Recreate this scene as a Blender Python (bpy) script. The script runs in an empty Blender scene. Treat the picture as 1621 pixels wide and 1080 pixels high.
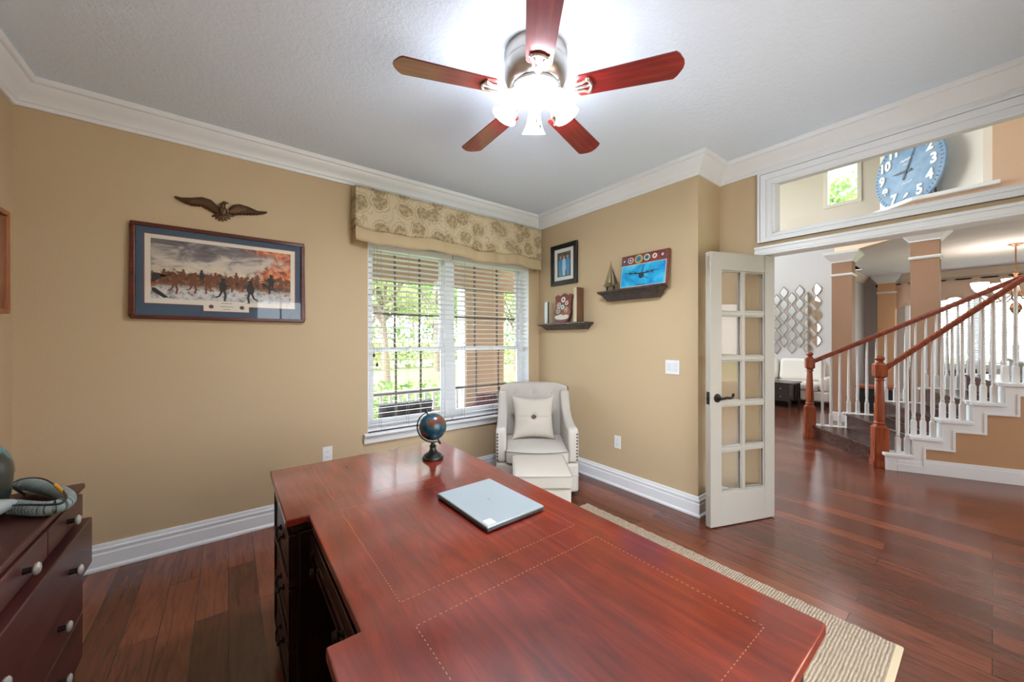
import bpy, math, random
from mathutils import Vector, Matrix
random.seed(7)
PI = math.pi
SC = bpy.context.scene
COL = SC.collection
FZ = 0.016            # finished floor level
CEIL = 2.74
EYE = 1.354

# ------------------------------------------------------------------ camera, sky, sun, exposure
cam_d = bpy.data.cameras.new('camera')
cam = bpy.data.objects.new('camera', cam_d)
COL.objects.link(cam)
cam.location = (0, 0, EYE)
cam.rotation_euler = (PI / 2, 0, -math.atan2(.609, .793))
cam_d.sensor_width = 36
cam_d.lens = 584 / 1621 * 36
cam_d.shift_y = -2 / 1621
cam_d.clip_start = .02
SC.camera = cam

wd = bpy.data.worlds.new('sky')
SC.world = wd
wd.use_nodes = True
wn = wd.node_tree
bg = wn.nodes['Background']
bg.inputs[0].default_value = (.86, .93, 1, 1)
bg.inputs[1].default_value = 9.0

sun_d = bpy.data.lights.new('sun', 'SUN')
sun_d.energy = 12.0
sun_d.angle = .02
sun_d.color = (1, .96, .88)
sun = bpy.data.objects.new('sun', sun_d)
COL.objects.link(sun)
sun.rotation_euler = (math.radians(44), 0, math.radians(-82))

vs = SC.view_settings
vs.view_transform = 'Standard'
vs.look = 'None'
vs.gamma = 1
vs.use_curve_mapping = False
vs.exposure = 0.0

SHADE_GLOW = 44.0
BULB_GLOW = 1900.0       # the fan's four lit glass shades
FOYER_W = 40.0         # unseen lantern added to brighten the foyer
DINING_GLOW = 11.0


def lamp(name, loc, watts, col=(1, .95, .88), r=.1):
    d = bpy.data.lights.new(name, 'POINT')
    d.energy = watts
    d.color = col
    d.shadow_soft_size = r
    o = bpy.data.objects.new(name, d)
    COL.objects.link(o)
    o.location = loc
    return o


# ------------------------------------------------------------------ materials
MATS = {}


def srgb(r, g, b):
    f = lambda c: (c / 255 / 12.92) if c <= 10 else ((c / 255 + .055) / 1.055) ** 2.4
    return (f(r), f(g), f(b), 1)


def mat(name, col=(.5, .5, .5, 1), rough=.5, metal=0., spec=.5, emit=0., bump=None, noise=None, coat=0.):
    if name in MATS:
        return MATS[name]
    m = bpy.data.materials.new(name)
    m.use_nodes = True
    nt = m.node_tree
    b = nt.nodes['Principled BSDF']
    b.inputs['Base Color'].default_value = col
    b.inputs['Roughness'].default_value = rough
    b.inputs['Metallic'].default_value = metal
    b.inputs['Specular IOR Level'].default_value = spec
    b.inputs['Coat Weight'].default_value = coat
    b.inputs['Coat Roughness'].default_value = .1
    if emit:
        b.inputs['Emission Color'].default_value = col
        b.inputs['Emission Strength'].default_value = emit
    tc = None
    if bump or noise:
        tc = nt.nodes.new('ShaderNodeTexCoord')
    if bump:
        n = nt.nodes.new('ShaderNodeTexNoise')
        n.inputs['Scale'].default_value = bump[0]
        n.inputs['Detail'].default_value = 3
        bp = nt.nodes.new('ShaderNodeBump')
        bp.inputs['Strength'].default_value = bump[1]
        bp.inputs['Distance'].default_value = bump[2] if len(bump) > 2 else .004
        nt.links.new(tc.outputs['Object'], n.inputs['Vector'])
        nt.links.new(n.outputs[0], bp.inputs['Height'])
        nt.links.new(bp.outputs[0], b.inputs['Normal'])
    if noise:      # (scale vector, second colour, low, high)
        n = nt.nodes.new('ShaderNodeTexNoise')
        n.inputs['Scale'].default_value = 1
        n.inputs['Detail'].default_value = 5
        n.inputs['Roughness'].default_value = .6
        mp = nt.nodes.new('ShaderNodeMapping')
        mp.inputs['Scale'].default_value = noise[0]
        nt.links.new(tc.outputs['Object'], mp.inputs[0])
        nt.links.new(mp.outputs[0], n.inputs['Vector'])
        r = nt.nodes.new('ShaderNodeValToRGB')
        r.color_ramp.elements[0].position = noise[2]
        r.color_ramp.elements[1].position = noise[3]
        r.color_ramp.elements[0].color = col
        r.color_ramp.elements[1].color = noise[1]
        nt.links.new(n.outputs[0], r.inputs[0])
        nt.links.new(r.outputs[0], b.inputs['Base Color'])
    MATS[name] = m
    return m


class NT:
    """small node helper"""
    def __init__(s, m):
        s.t = m.node_tree
        s.b = s.t.nodes['Principled BSDF']

    def n(s, kind, **kw):
        x = s.t.nodes.new('ShaderNode' + kind)
        for k, v in kw.items():
            if hasattr(x, k) and not k[0].isupper():
                setattr(x, k, v)
            else:
                x.inputs[k.replace('_', ' ')].default_value = v
        return x

    def l(s, a, b):
        s.t.links.new(a, b)

    def ramp(s, src, stops):
        r = s.t.nodes.new('ShaderNodeValToRGB')
        e = r.color_ramp.elements
        while len(e) < len(stops):
            e.new(.5)
        for i, (p, c) in enumerate(stops):
            e[i].position = p
            e[i].color = c
        s.l(src, r.inputs[0])
        return r.outputs[0]

    def mix(s, fac, a, b, mode='MIX'):
        x = s.t.nodes.new('ShaderNodeMix')
        x.data_type = 'RGBA'
        x.blend_type = mode
        for sock, v in ((x.inputs[0], fac), (x.inputs[6], a), (x.inputs[7], b)):
            if hasattr(v, 'is_linked'):
                s.l(v, sock)
            else:
                sock.default_value = v
        return x.outputs[2]

    def math(s, op, a, b=0.):
        x = s.t.nodes.new('ShaderNodeMath')
        x.operation = op
        for sock, v in ((x.inputs[0], a), (x.inputs[1], b)):
            if hasattr(v, 'is_linked'):
                s.l(v, sock)
            else:
                sock.default_value = v
        return x.outputs[0]


def wood(name, dark, mid, light, axis='Y', scale=1., rough=.3, coat=0., spec=.5, rvar=0.):
    """stained wood with grain along one local axis"""
    if name in MATS:
        return MATS[name]
    m = mat(name, mid, rough, coat=coat, spec=spec)
    q = NT(m)
    tc = q.n('TexCoord')
    mp = q.n('Mapping')
    s = {'X': (2.2, 26, 26), 'Y': (26, 2.2, 26), 'Z': (26, 26, 2.2)}[axis]
    mp.inputs['Scale'].default_value = tuple(v * scale for v in s)
    q.l(tc.outputs['Object'], mp.inputs[0])
    n = q.n('TexNoise', Scale=1., Detail=6., Roughness=.65, Distortion=.6)
    q.l(mp.outputs[0], n.inputs['Vector'])
    c = q.ramp(n.outputs[0], [(.3, dark), (.5, mid), (.72, light)])
    q.l(c, q.b.inputs['Base Color'])
    bp = q.n('Bump', Strength=.12, Distance=.002)
    q.l(n.outputs[0], bp.inputs['Height'])
    q.l(bp.outputs[0], q.b.inputs['Normal'])
    if rvar:
        n2 = q.n('TexNoise', Scale=5., Detail=4.)
        q.l(tc.outputs['Object'], n2.inputs['Vector'])
        q.l(q.math('ADD', q.math('MULTIPLY', n2.outputs[0], rvar), rough - rvar * .5), q.b.inputs['Roughness'])
    return m


WALL = mat('tan_paint', srgb(196, 173, 140), .75, spec=.25, bump=(90, .25, .003))
PEACH = mat('peach_paint', srgb(212, 178, 150), .75, spec=.2)
CREAM = mat('cream_paint', srgb(234, 220, 203), .75, spec=.2)
OFFW = mat('offwhite_paint', srgb(208, 203, 203), .75, spec=.2)
TRIM = mat('white_trim', srgb(232, 234, 236), .35)
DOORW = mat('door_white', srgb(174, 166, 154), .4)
CEILM = mat('ceiling_white', srgb(226, 238, 252), .9, spec=.1)
BLACK = mat('black_satin', (.012, .012, .013, 1), .35)
DARKM = mat('dark_bronze', (.03, .025, .022, 1), .35, metal=.8)
NICKEL = mat('brushed_nickel', srgb(190, 182, 172), .28, metal=1)
GREYF = mat('grey_linen', srgb(196, 189, 180), .9, spec=.1, bump=(500, .3, .001))
CREAMF = mat('cream_linen', srgb(196, 187, 175), .9, spec=.1, bump=(500, .3, .001))
BUTTON = wood('button_brown', srgb(50, 26, 18), srgb(88, 48, 34), srgb(120, 70, 50), 'X', 3)
MAHOG = wood('mahogany', srgb(22, 8, 7), srgb(42, 15, 13), srgb(62, 24, 20), 'Y', 1, .3)
MAHOGZ = wood('mahogany_upright', srgb(20, 8, 7), srgb(36, 13, 11), srgb(56, 22, 18), 'Z', 1, .3)
DRESS = wood('dresser_wood', srgb(46, 22, 21), srgb(66, 31, 29), srgb(86, 42, 38), 'Y', .8, .34, 0, .35)
DARKW = wood('espresso_wood', srgb(26, 18, 17), srgb(44, 30, 27), srgb(60, 42, 37), 'Y', 1, .3)
SHELFW = wood('shelf_wood', srgb(44, 36, 34), srgb(64, 54, 51), srgb(84, 72, 68), 'Y', 1, .3)
CHERRY = wood('cherry_rail', srgb(104, 44, 22), srgb(142, 66, 36), srgb(170, 90, 54), 'Z', 1, .25)
CHERRYX = wood('cherry_handrail', srgb(88, 36, 22), srgb(126, 54, 34), srgb(150, 72, 48), 'X', 1, .25)
OAK = wood('oak_box', srgb(110, 60, 32), srgb(150, 88, 50), srgb(178, 112, 70), 'Z', 1.2, .4)
FRAMEW = wood('frame_cherry', srgb(58, 22, 14), srgb(86, 34, 22), srgb(110, 48, 32), 'X', 1.5, .3)
BLADEW = wood('blade_cherry', srgb(92, 14, 14), srgb(128, 26, 24), srgb(160, 46, 40), 'X', 1, .3, .3)
STAIRW = wood('stair_tread', srgb(38, 22, 19), srgb(64, 38, 32), srgb(88, 54, 44), 'X', 1, .25)
MIRR = mat('mirror_silver', (.85, .87, .86, 1), .03, metal=1)
WHITEP = mat('white_paper', srgb(232, 230, 226), .7)


def glass_mat(name, tint=(1, 1, 1, 1), refl=1.0):
    m = bpy.data.materials.new(name)
    m.use_nodes = True
    t = m.node_tree
    t.nodes.clear()
    out = t.nodes.new('ShaderNodeOutputMaterial')
    tr = t.nodes.new('ShaderNodeBsdfTransparent')
    tr.inputs[0].default_value = tint
    gl = t.nodes.new('ShaderNodeBsdfGlossy')
    gl.inputs['Roughness'].default_value = .01
    fr = t.nodes.new('ShaderNodeLayerWeight')
    fr.inputs[0].default_value = .5
    pw_ = t.nodes.new('ShaderNodeMath')
    pw_.operation = 'POWER'
    pw_.inputs[1].default_value = 5
    mx = t.nodes.new('ShaderNodeMixShader')
    ml = t.nodes.new('ShaderNodeMath')
    ml.operation = 'MULTIPLY_ADD'
    ml.inputs[1].default_value = .8 * refl
    ml.inputs[2].default_value = .035 * refl
    t.links.new(fr.outputs[1], pw_.inputs[0])
    t.links.new(pw_.outputs[0], ml.inputs[0])
    t.links.new(ml.outputs[0], mx.inputs[0])
    t.links.new(tr.outputs[0], mx.inputs[1])
    t.links.new(gl.outputs[0], mx.inputs[2])
    t.links.new(mx.outputs[0], out.inputs[0])
    return m


GLASS = glass_mat('clear_glass')


# ------------------------------------------------------------------ mesh builder
class MB:
    def __init__(s):
        s.v, s.f = [], []

    def add(s, vs, fs):
        o = len(s.v)
        s.v += [tuple(p) for p in vs]
        s.f += [tuple(i + o for i in f) for f in fs]
        return s

    def box(s, x0, x1, y0, y1, z0, z1, M=None):
        vs = [(x0, y0, z0), (x1, y0, z0), (x1, y1, z0), (x0, y1, z0), (x0, y0, z1), (x1, y0, z1), (x1, y1, z1), (x0, y1, z1)]
        if M is not None:
            vs = [M @ Vector(p) for p in vs]
        return s.add(vs, [(0, 3, 2, 1), (4, 5, 6, 7), (0, 1, 5, 4), (1, 2, 6, 5), (2, 3, 7, 6), (3, 0, 4, 7)])

    def cbox(s, c, d, M=None):
        return s.box(c[0] - d[0] / 2, c[0] + d[0] / 2, c[1] - d[1] / 2, c[1] + d[1] / 2, c[2] - d[2] / 2, c[2] + d[2] / 2, M)

    def prism(s, poly, w0, w1, plane='XY', M=None):
        """closed polygon extruded along the third axis"""
        f = {'XY': lambda a, b, w: (a, b, w), 'XZ': lambda a, b, w: (a, w, b), 'YZ': lambda a, b, w: (w, a, b)}[plane]
        n = len(poly)
        vs = [f(a, b, w0) for a, b in poly] + [f(a, b, w1) for a, b in poly]
        if M is not None:
            vs = [M @ Vector(p) for p in vs]
        fs = [tuple(range(n))[::-1], tuple(range(n, 2 * n))]
        fs += [(i, (i + 1) % n, n + (i + 1) % n, n + i) for i in range(n)]
        return s.add(vs, fs)

    def tube(s, pts, r, n=8, cap=True, squash=None):
        pts = [Vector(p) for p in pts]
        rs = r if isinstance(r, (list, tuple)) else [r] * len(pts)
        rings = []
        up = None
        for i, p in enumerate(pts):
            a = pts[max(0, i - 1)]
            b = pts[min(len(pts) - 1, i + 1)]
            t = (b - a).normalized()
            if up is None:
                up = Vector((0, 0, 1)) if abs(t.z) < .9 else Vector((1, 0, 0))
            e = (up - t * up.dot(t))
            if e.length < 1e-5:
                e = t.orthogonal()
            e.normalize()
            g = t.cross(e)
            up = e
            rings.append([p + (e * math.cos(2 * PI * k / n) + g * math.sin(2 * PI * k / n) * (squash or 1)) * rs[i] for k in range(n)])
        vs = [q for rg in rings for q in rg]
        fs = []
        for i in range(len(pts) - 1):
            for k in range(n):
                a, b = i * n + k, i * n + (k + 1) % n
                fs.append((a, b, b + n, a + n))
        if cap:
            fs.append(tuple(range(n))[::-1])
            fs.append(tuple((len(pts) - 1) * n + k for k in range(n)))
        return s.add(vs, fs)

    def lathe(s, prof, c=(0, 0, 0), n=24, M=None, rot=0.):
        """profile of (radius, z); closed at both ends when radius is 0"""
        vs, fs = [], []
        m = len(prof)
        for r, z in prof:
            for k in range(n):
                a = 2 * PI * k / n + rot
                vs.append(Vector((c[0] + r * math.cos(a), c[1] + r * math.sin(a), c[2] + z)))
        for i in range(m - 1):
            for k in range(n):
                a, b = i * n + k, i * n + (k + 1) % n
                fs.append((a, b, b + n, a + n))
        if prof[0][0] > 1e-6:
            fs.append(tuple(range(n))[::-1])
        if prof[-1][0] > 1e-6:
            fs.append(tuple((m - 1) * n + k for k in range(n)))
        if M is not None:
            vs = [M @ p for p in vs]
        return s.add(vs, fs)

    def ball(s, c, r, n=16, m=10, M=None):
        r3 = r if isinstance(r, (list, tuple)) else (r, r, r)
        vs, fs = [], []
        for i in range(m + 1):
            t = PI * i / m
            for k in range(n):
                a = 2 * PI * k / n
                vs.append(Vector((c[0] + r3[0] * math.sin(t) * math.cos(a), c[1] + r3[1] * math.sin(t) * math.sin(a), c[2] - r3[2] * math.cos(t))))
        for i in range(m):
            for k in range(n):
                a, b = i * n + k, i * n + (k + 1) % n
                fs.append((a, b, b + n, a + n))
        if M is not None:
            vs = [M @ p for p in vs]
        return s.add(vs, fs)

    def grid(s, fn, nu, nv):
        vs = [fn(i / nu, j / nv) for j in range(nv + 1) for i in range(nu + 1)]
        fs = [(j * (nu + 1) + i, j * (nu + 1) + i + 1, (j + 1) * (nu + 1) + i + 1, (j + 1) * (nu + 1) + i) for j in range(nv) for i in range(nu)]
        return s.add(vs, fs)

    def frame(s, x0, x1, z0, z1, w, y0, y1, plane='XZ'):
        """rectangular frame (outer edge given) made of four bars"""
        def b(a0, a1, c0, c1):
            if plane == 'XZ':
                s.box(a0, a1, y0, y1, c0, c1)
            elif plane == 'YZ':
                s.box(y0, y1, a0, a1, c0, c1)
            else:
                s.box(a0, a1, c0, c1, y0, y1)
        b(x0, x1, z0, z0 + w)
        b(x0, x1, z1 - w, z1)
        b(x0, x0 + w, z0 + w, z1 - w)
        b(x1 - w, x1, z0 + w, z1 - w)
        return s

    def build(s, name, m, parent=None, smooth=35, bevel=0., seg=2, weld=True, sub=0):
        me = bpy.data.meshes.new(name)
        me.from_pydata([tuple(p) for p in s.v], [], s.f)
        me.validate()
        if weld and len(s.v) < 60000:
            import bmesh
            bm = bmesh.new()
            bm.from_mesh(me)
            bmesh.ops.remove_doubles(bm, verts=bm.verts, dist=1e-6)
            bmesh.ops.recalc_face_normals(bm, faces=bm.faces)
            bm.to_mesh(me)
            bm.free()
        if smooth:
            for p in me.polygons:
                p.use_smooth = True
            me.set_sharp_from_angle(angle=math.radians(smooth))
        me.materials.append(m)
        o = bpy.data.objects.new(name, me)
        COL.objects.link(o)
        if parent is not None:
            o.parent = parent
        if bevel:
            b = o.modifiers.new('edge', 'BEVEL')
            b.width = bevel
            b.segments = seg
            b.limit_method = 'ANGLE'
            b.angle_limit = math.radians(40)
        if sub:
            b = o.modifiers.new('sub', 'SUBSURF')
            b.levels = sub
            b.render_levels = sub
        return o


def tag(o, label, cat, group=None):
    o['label'] = label
    o['category'] = cat
    if group:
        o['group'] = group
    return o


def thing(name, label, cat, loc=(0, 0, 0), rz=0., group=None):
    o = bpy.data.objects.new(name, None)
    COL.objects.link(o)
    o.location = loc
    o.rotation_euler = (0, 0, rz)
    o.empty_display_size = .05
    return tag(o, label, cat, group)


def struct(o):
    o['kind'] = 'structure'
    return o


def stuff(o, label, cat):
    o['kind'] = 'stuff'
    return tag(o, label, cat)


def kids(o):
    return [c for c in bpy.data.objects if c.parent == o]


def dup(root, loc, rz=None, label=None):
    r = root.copy()
    COL.objects.link(r)
    r.location = loc
    if rz is not None:
        r.rotation_euler = (0, 0, rz)
    if label:
        r['label'] = label
    for ch in kids(root):
        c = ch.copy()
        COL.objects.link(c)
        c.parent = r
        for g in kids(ch):
            d = g.copy()
            COL.objects.link(d)
            d.parent = c
    return r


def text_mesh(body, size, depth, name, m, parent, M, align='CENTER', bold=0.):
    cu = bpy.data.curves.new(name, 'FONT')
    cu.body = body
    cu.size = size
    cu.extrude = depth
    cu.offset = size * bold
    cu.align_x = align
    cu.align_y = 'CENTER'
    t = bpy.data.objects.new(name, cu)
    COL.objects.link(t)
    dg = bpy.context.evaluated_depsgraph_get()
    me = bpy.data.meshes.new_from_object(t.evaluated_get(dg))
    bpy.data.objects.remove(t)
    me.transform(M)
    me.materials.clear()
    me.materials.append(m)
    o = bpy.data.objects.new(name, me)
    COL.objects.link(o)
    if parent is not None:
        o.parent = parent
    return o


def walls(axis, a0, a1, u0, u1, z0, z1, holes, name, m):
    """wall slab: thickness a0..a1 on axis ('X' or 'Y'), running u0..u1, with rectangular holes (u,u,z,z)"""
    us = sorted({u0, u1, *[h[0] for h in holes], *[h[1] for h in holes]})
    zs = sorted({z0, z1, *[h[2] for h in holes], *[h[3] for h in holes]})
    us = [u for u in us if u0 <= u <= u1]
    zs = [z for z in zs if z0 <= z <= z1]
    b = MB()
    for i in range(len(us) - 1):
        run = None
        for j in range(len(zs) - 1):
            cu, cz = (us[i] + us[i + 1]) / 2, (zs[j] + zs[j + 1]) / 2
            hole = any(h[0] < cu < h[1] and h[2] < cz < h[3] for h in holes)
            if not hole:
                run = (run[0] if run else zs[j], zs[j + 1])
            if (hole or j == len(zs) - 2) and run:
                if axis == 'X':
                    b.box(a0, a1, us[i], us[i + 1], run[0], run[1])
                else:
                    b.box(us[i], us[i + 1], a0, a1, run[0], run[1])
                run = None
    return struct(b.build(name, m, smooth=0))


def sweep(path, prof, names, m, skip=()):
    """profile of (offset to the left of the path, z) swept along the path with mitred corners, one object per leg"""
    P = [Vector(p) for p in path]
    nrm = []
    for i in range(len(P) - 1):
        d = (P[i + 1] - P[i]).normalized()
        nrm.append(Vector((-d.y, d.x)))
    mit = []
    for i in range(len(P)):
        if i == 0:
            mit.append(nrm[0])
        elif i == len(P) - 1:
            mit.append(nrm[-1])
        else:
            a = nrm[i - 1] + nrm[i]
            mit.append(a / (1 + nrm[i - 1].dot(nrm[i])))
    out = []
    k = len(prof)
    for i in range(len(P) - 1):
        vs = [(P[i].x + mit[i].x * d, P[i].y + mit[i].y * d, z) for d, z in prof] + [(P[i + 1].x + mit[i + 1].x * d, P[i + 1].y + mit[i + 1].y * d, z) for d, z in prof]
        fs = [(j, (j + 1) % k, k + (j + 1) % k, k + j) for j in range(k)] + [tuple(range(k)), tuple(range(k, 2 * k))[::-1]]
        out.append(struct(MB().add(vs, fs).build(names[i], m, smooth=30)))
    return out


def at(px, py, X=None, Y=None, Z=None):
    """point of the room seen at a given place of the 1621x1080 frame, on a known plane"""
    r, u = (px - 810.5) / 584, (538 - py) / 584
    d = (.793 * r + .609, -.609 * r + .793, u)
    t = X / d[0] if X is not None else Y / d[1] if Y is not None else (Z - EYE) / d[2]
    return Vector((d[0] * t, d[1] * t, EYE + d[2] * t))


RZ = lambda a: Matrix.Rotation(a, 4, 'Z')
RX = lambda a: Matrix.Rotation(a, 4, 'X')
RY = lambda a: Matrix.Rotation(a, 4, 'Y')
T = lambda x, y, z: Matrix.Translation((x, y, z))

# ------------------------------------------------------------------ room shell
XL, XR, XO, YB, YF, YJ = -.909, 2.82, 3.18, 3.165, -.48, 1.358
WIN = (.917, 2.665, .575, 2.2)


def floor_material():
    m = mat('plank_floor', srgb(70, 36, 26), .25, spec=.6)
    q = NT(m)
    tc = q.n('TexCoord')
    mp = q.n('Mapping')
    mp.inputs['Rotation'].default_value = (0, 0, PI / 2)
    q.l(tc.outputs['Object'], mp.inputs[0])
    br = q.n('TexBrick', Scale=1., Mortar_Size=.0016, Mortar_Smooth=.3, Bias=0., Brick_Width=1.15, Row_Height=.127)
    br.offset = .37
    br.squash = 1.
    br.inputs['Color1'].default_value = (0, 0, 0, 1)
    br.inputs['Color2'].default_value = (1, 1, 1, 1)
    br.inputs['Mortar'].default_value = (.5, .5, .5, 1)
    q.l(mp.outputs[0], br.inputs['Vector'])
    tint = q.ramp(br.outputs['Color'], [(0, srgb(88, 46, 33)), (.4, srgb(100, 53, 38)), (.75, srgb(112, 60, 43)), (1, srgb(130, 72, 51))])
    mp2 = q.n('Mapping')
    mp2.inputs['Scale'].default_value = (38, 3, 1)
    q.l(tc.outputs['Object'], mp2.inputs[0])
    off = q.mix(1., mp2.outputs[0], br.outputs['Color'], 'ADD')
    n = q.n('TexNoise', Scale=1., Detail=7., Roughness=.65, Distortion=1.2)
    q.l(off, n.inputs['Vector'])
    grain = q.ramp(n.outputs[0], [(.25, (.45, .42, .4, 1)), (.48, (.95, .95, .95, 1)), (.75, (1.3, 1.26, 1.2, 1))])
    c = q.mix(1., tint, grain, 'MULTIPLY')
    n3 = q.n('TexNoise', Scale=2.2, Detail=3.)
    q.l(tc.outputs['Object'], n3.inputs['Vector'])
    c = q.mix(1., c, q.ramp(n3.outputs[0], [(.3, (.8, .78, .77, 1)), (.65, (1.08, 1.06, 1.04, 1))]), 'MULTIPLY')
    c = q.mix(br.outputs['Fac'], c, (.012, .007, .005, 1))
    q.l(c, q.b.inputs['Base Color'])
    h = q.math('SUBTRACT', q.math('MULTIPLY', n.outputs[0], .35), q.math('MULTIPLY', br.outputs['Fac'], 1.))
    bp = q.n('Bump', Strength=.35, Distance=.0022)
    q.l(h, bp.inputs['Height'])
    q.l(bp.outputs[0], q.b.inputs['Normal'])
    q.b.inputs['Roughness'].default_value = .2
    return m


def ceiling_bump():
    q = NT(CEILM)
    tc = q.n('TexCoord')
    n = q.n('TexNoise', Scale=42., Detail=4., Roughness=.6, Distortion=.6)
    q.l(tc.outputs['Object'], n.inputs['Vector'])
    c = q.ramp(n.outputs[0], [(.42, (0, 0, 0, 1)), (.62, (1, 1, 1, 1))])
    bp = q.n('Bump', Strength=.3, Distance=.004)
    q.l(c, bp.inputs['Height'])
    q.l(bp.outputs[0], q.b.inputs['Normal'])


ceiling_bump()
FLOOR = floor_material()
struct(MB().prism([(XL - .12, YF - .12), (XO, YF - .12), (XO, -4.1), (12.2, -4.1), (12.2, 1.9), (10.4, 1.9), (10.4, 5.1), (5.9, 5.1), (5.9, 3.365), (XL - .12, 3.365)], FZ - .12, FZ).build('floor', FLOOR, smooth=0))
struct(MB().box(XL - .12, XO + .02, YF - .12, YB + .2, CEIL, CEIL + .12).build('ceiling', CEILM, smooth=0))
walls('X', XL - .12, XL, YF, YB, FZ, CEIL, [], 'wall_left', WALL)
walls('Y', YB, YB + .2, XL - .12, XO, FZ, CEIL, [WIN], 'wall_back', WALL)
REARW = (.3, 2.4, .12, 2.0)
walls('Y', YF - .12, YF, XL - .12, XO + .12, FZ, CEIL, [REARW], 'wall_rear', WALL)
b = MB().frame(REARW[0], REARW[1], REARW[2], REARW[3], .05, YF - .1, YF - .03)
for k in range(1, 6):
    xx = REARW[0] + (REARW[1] - REARW[0]) * k / 6
    b.box(xx - .012, xx + .012, YF - .08, YF - .05, REARW[2] + .05, REARW[3] - .05)
for k in range(1, 5):
    zz = REARW[2] + (REARW[3] - REARW[2]) * k / 5
    b.box(REARW[0] + .05, REARW[1] - .05, YF - .081, YF - .049, zz - .012, zz + .012)
w_ = struct(b.build('window_5', TRIM, bevel=.003))
MB().box(REARW[0], REARW[1], YF - .068, YF - .062, REARW[2], REARW[3]).build('pane', GLASS, w_)
walls('X', XR, XR + .12, YJ, YB, FZ, CEIL, [], 'wall_right', WALL)
struct(MB().box(XR + .12, XO, YJ, YJ + .12, FZ, CEIL).build('wall_jog', WALL, smooth=0))
OPEN = (-.29, 1.05, FZ, 1.995)
TRAN = (-.29, .985, 2.132, 2.53)
TCAS = 2.495          # lower edge of the transom's head casing
walls('X', XO, XO + .12, OPEN[1], YJ + .12, FZ, CEIL, [], 'wall_doorway_pier', WALL)
walls('X', XO, XO + .12, OPEN[0], OPEN[1], OPEN[3], CEIL, [TRAN], 'wall_doorway_head', WALL)
walls('X', XO, XO + .12, YF, OPEN[0], FZ, CEIL, [], 'wall_doorway_end', WALL)

CROWN = [(0, 2.603), (.012, 2.603), (.016, 2.612), (.016, 2.622), (.024, 2.628), (.03, 2.645), (.055, 2.668), (.078, 2.692), (.084, 2.708), (.098, 2.712), (.104, 2.724), (.104, CEIL), (0, CEIL)]
sweep([(XO, YF), (XO, YJ), (XR, YJ), (XR, YB), (XL, YB), (XL, YF), (XO, YF)], CROWN, ['trim_%d' % i for i in range(1, 7)], TRIM)
BASE = [(0, FZ), (.026, FZ), (.026, FZ + .012), (.018, FZ + .024), (.018, .108), (.014, .114), (.014, .124), (.017, .128), (.017, .138), (.011, .144), (.011, .152), (.006, .164), (0, .165)]
sweep([(XO, 1.07), (XO, YJ), (XR, YJ), (XR, YB), (XL, YB), (XL, YF), (XO, YF), (XO, -.4)], BASE, ['baseboard_doorway', 'baseboard_jog', 'baseboard_right', 'baseboard_back', 'baseboard_left', 'baseboard_rear', 'baseboard_doorway_end'], TRIM)


b = MB()
for k, (d0, d1, t) in enumerate(((0, .093, .012), (.008, .03, .018), (.04, .075, .02), (.078, .093, .026))):
    lo_, hi_ = d1 * .052 / .093, d1 * .11 / .093      # narrower below, up to the crown above
    u0, u1, v0, v1 = TRAN[0] - d1, TRAN[1] + d1, TRAN[2] - lo_, TCAS + d1 * 1.15
    w = d1 - d0
    wl, wt = w * .052 / .093, w * 1.15
    b.box(XO - t, XO, u0, u1, v0, v0 + wl)
    b.box(XO - t, XO, u0, u1, v1 - wt, v1)
    b.box(XO - t, XO, u1 - w, u1, v0 + wl, v1 - wt)
    b.box(XO - t, XO, u0, u0 + w, v0 + wl, v1 - wt)
b.box(XO - .001, XO + .11, TRAN[1] - .012, TRAN[1], TRAN[2], TRAN[3])
b.box(XO - .001, XO + .11, TRAN[0], TRAN[1], TRAN[2], TRAN[2] + .012)
b.box(XO - .001, XO + .11, TRAN[0], TRAN[1], TRAN[3] - .012, TRAN[3])
tr = struct(b.build('window_2', TRIM))
MB().box(XO + .05, XO + .056, TRAN[0], TRAN[1] - .012, TRAN[2] + .012, TRAN[3] - .012).build('pane', GLASS, tr)
b = MB()
for d0, d1, t in ((0, .062, .012), (.012, .03, .018), (.045, .062, .024)):
    b.box(XO - t, XO, -.38, 1.1, 1.988 + d0, 1.988 + d1)
b.box(XO - .001, XO + .121, OPEN[0], OPEN[1], 1.986, 1.9955)
struct(b.build('trim_7', TRIM))

# ------------------------------------------------------------------ window, blinds, valance
x0, x1, z0, z1 = WIN
b = MB()
b.frame(x0, x1, z0, z1, .045, YB + .1, YB + .17)
xm = (x0 + x1) / 2 - .07
b.box(xm - .045, xm + .045, YB + .09, YB + .18, z0, z1)
win = struct(b.build('window_1', TRIM, bevel=.004))
MUNT = mat('muntin_backlit', srgb(92, 82, 74), .5)  # brown-grey colour stands in for bars dark against the daylight
for s0, s1 in ((x0 + .045, xm - .045), (xm + .045, x1 - .045)):
    b = MB()
    b.frame(s0, s1, z0 + .045, 1.285, .035, YB + .105, YB + .135)
    b.frame(s0, s1, 1.25, z1 - .045, .035, YB + .135, YB + .165)
    b.build('sash', TRIM, win, bevel=.003)
    b = MB()
    w = s1 - s0
    for k in (1, 2):
        xx = s0 + w * k / 3
        b.box(xx - .009, xx + .009, YB + .118, YB + .13, z0 + .08, 1.25)
        b.box(xx - .009, xx + .009, YB + .148, YB + .16, 1.285, z1 - .08)
    b.box(s0 + .035, s1 - .035, YB + .119, YB + .129, .86, .878)
    for zz in (1.585, 1.885):
        b.box(s0 + .035, s1 - .035, YB + .149, YB + .159, zz - .009, zz + .009)
    b.build('muntin_grid', MUNT, win)
    b = MB()
    b.box(s0 + .03, s1 - .03, YB + .114, YB + .117, z0 + .07, 1.26)
    b.box(s0 + .03, s1 - .03, YB + .144, YB + .147, 1.28, z1 - .07)
    b.build('pane', GLASS, win)
b = MB()
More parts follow.
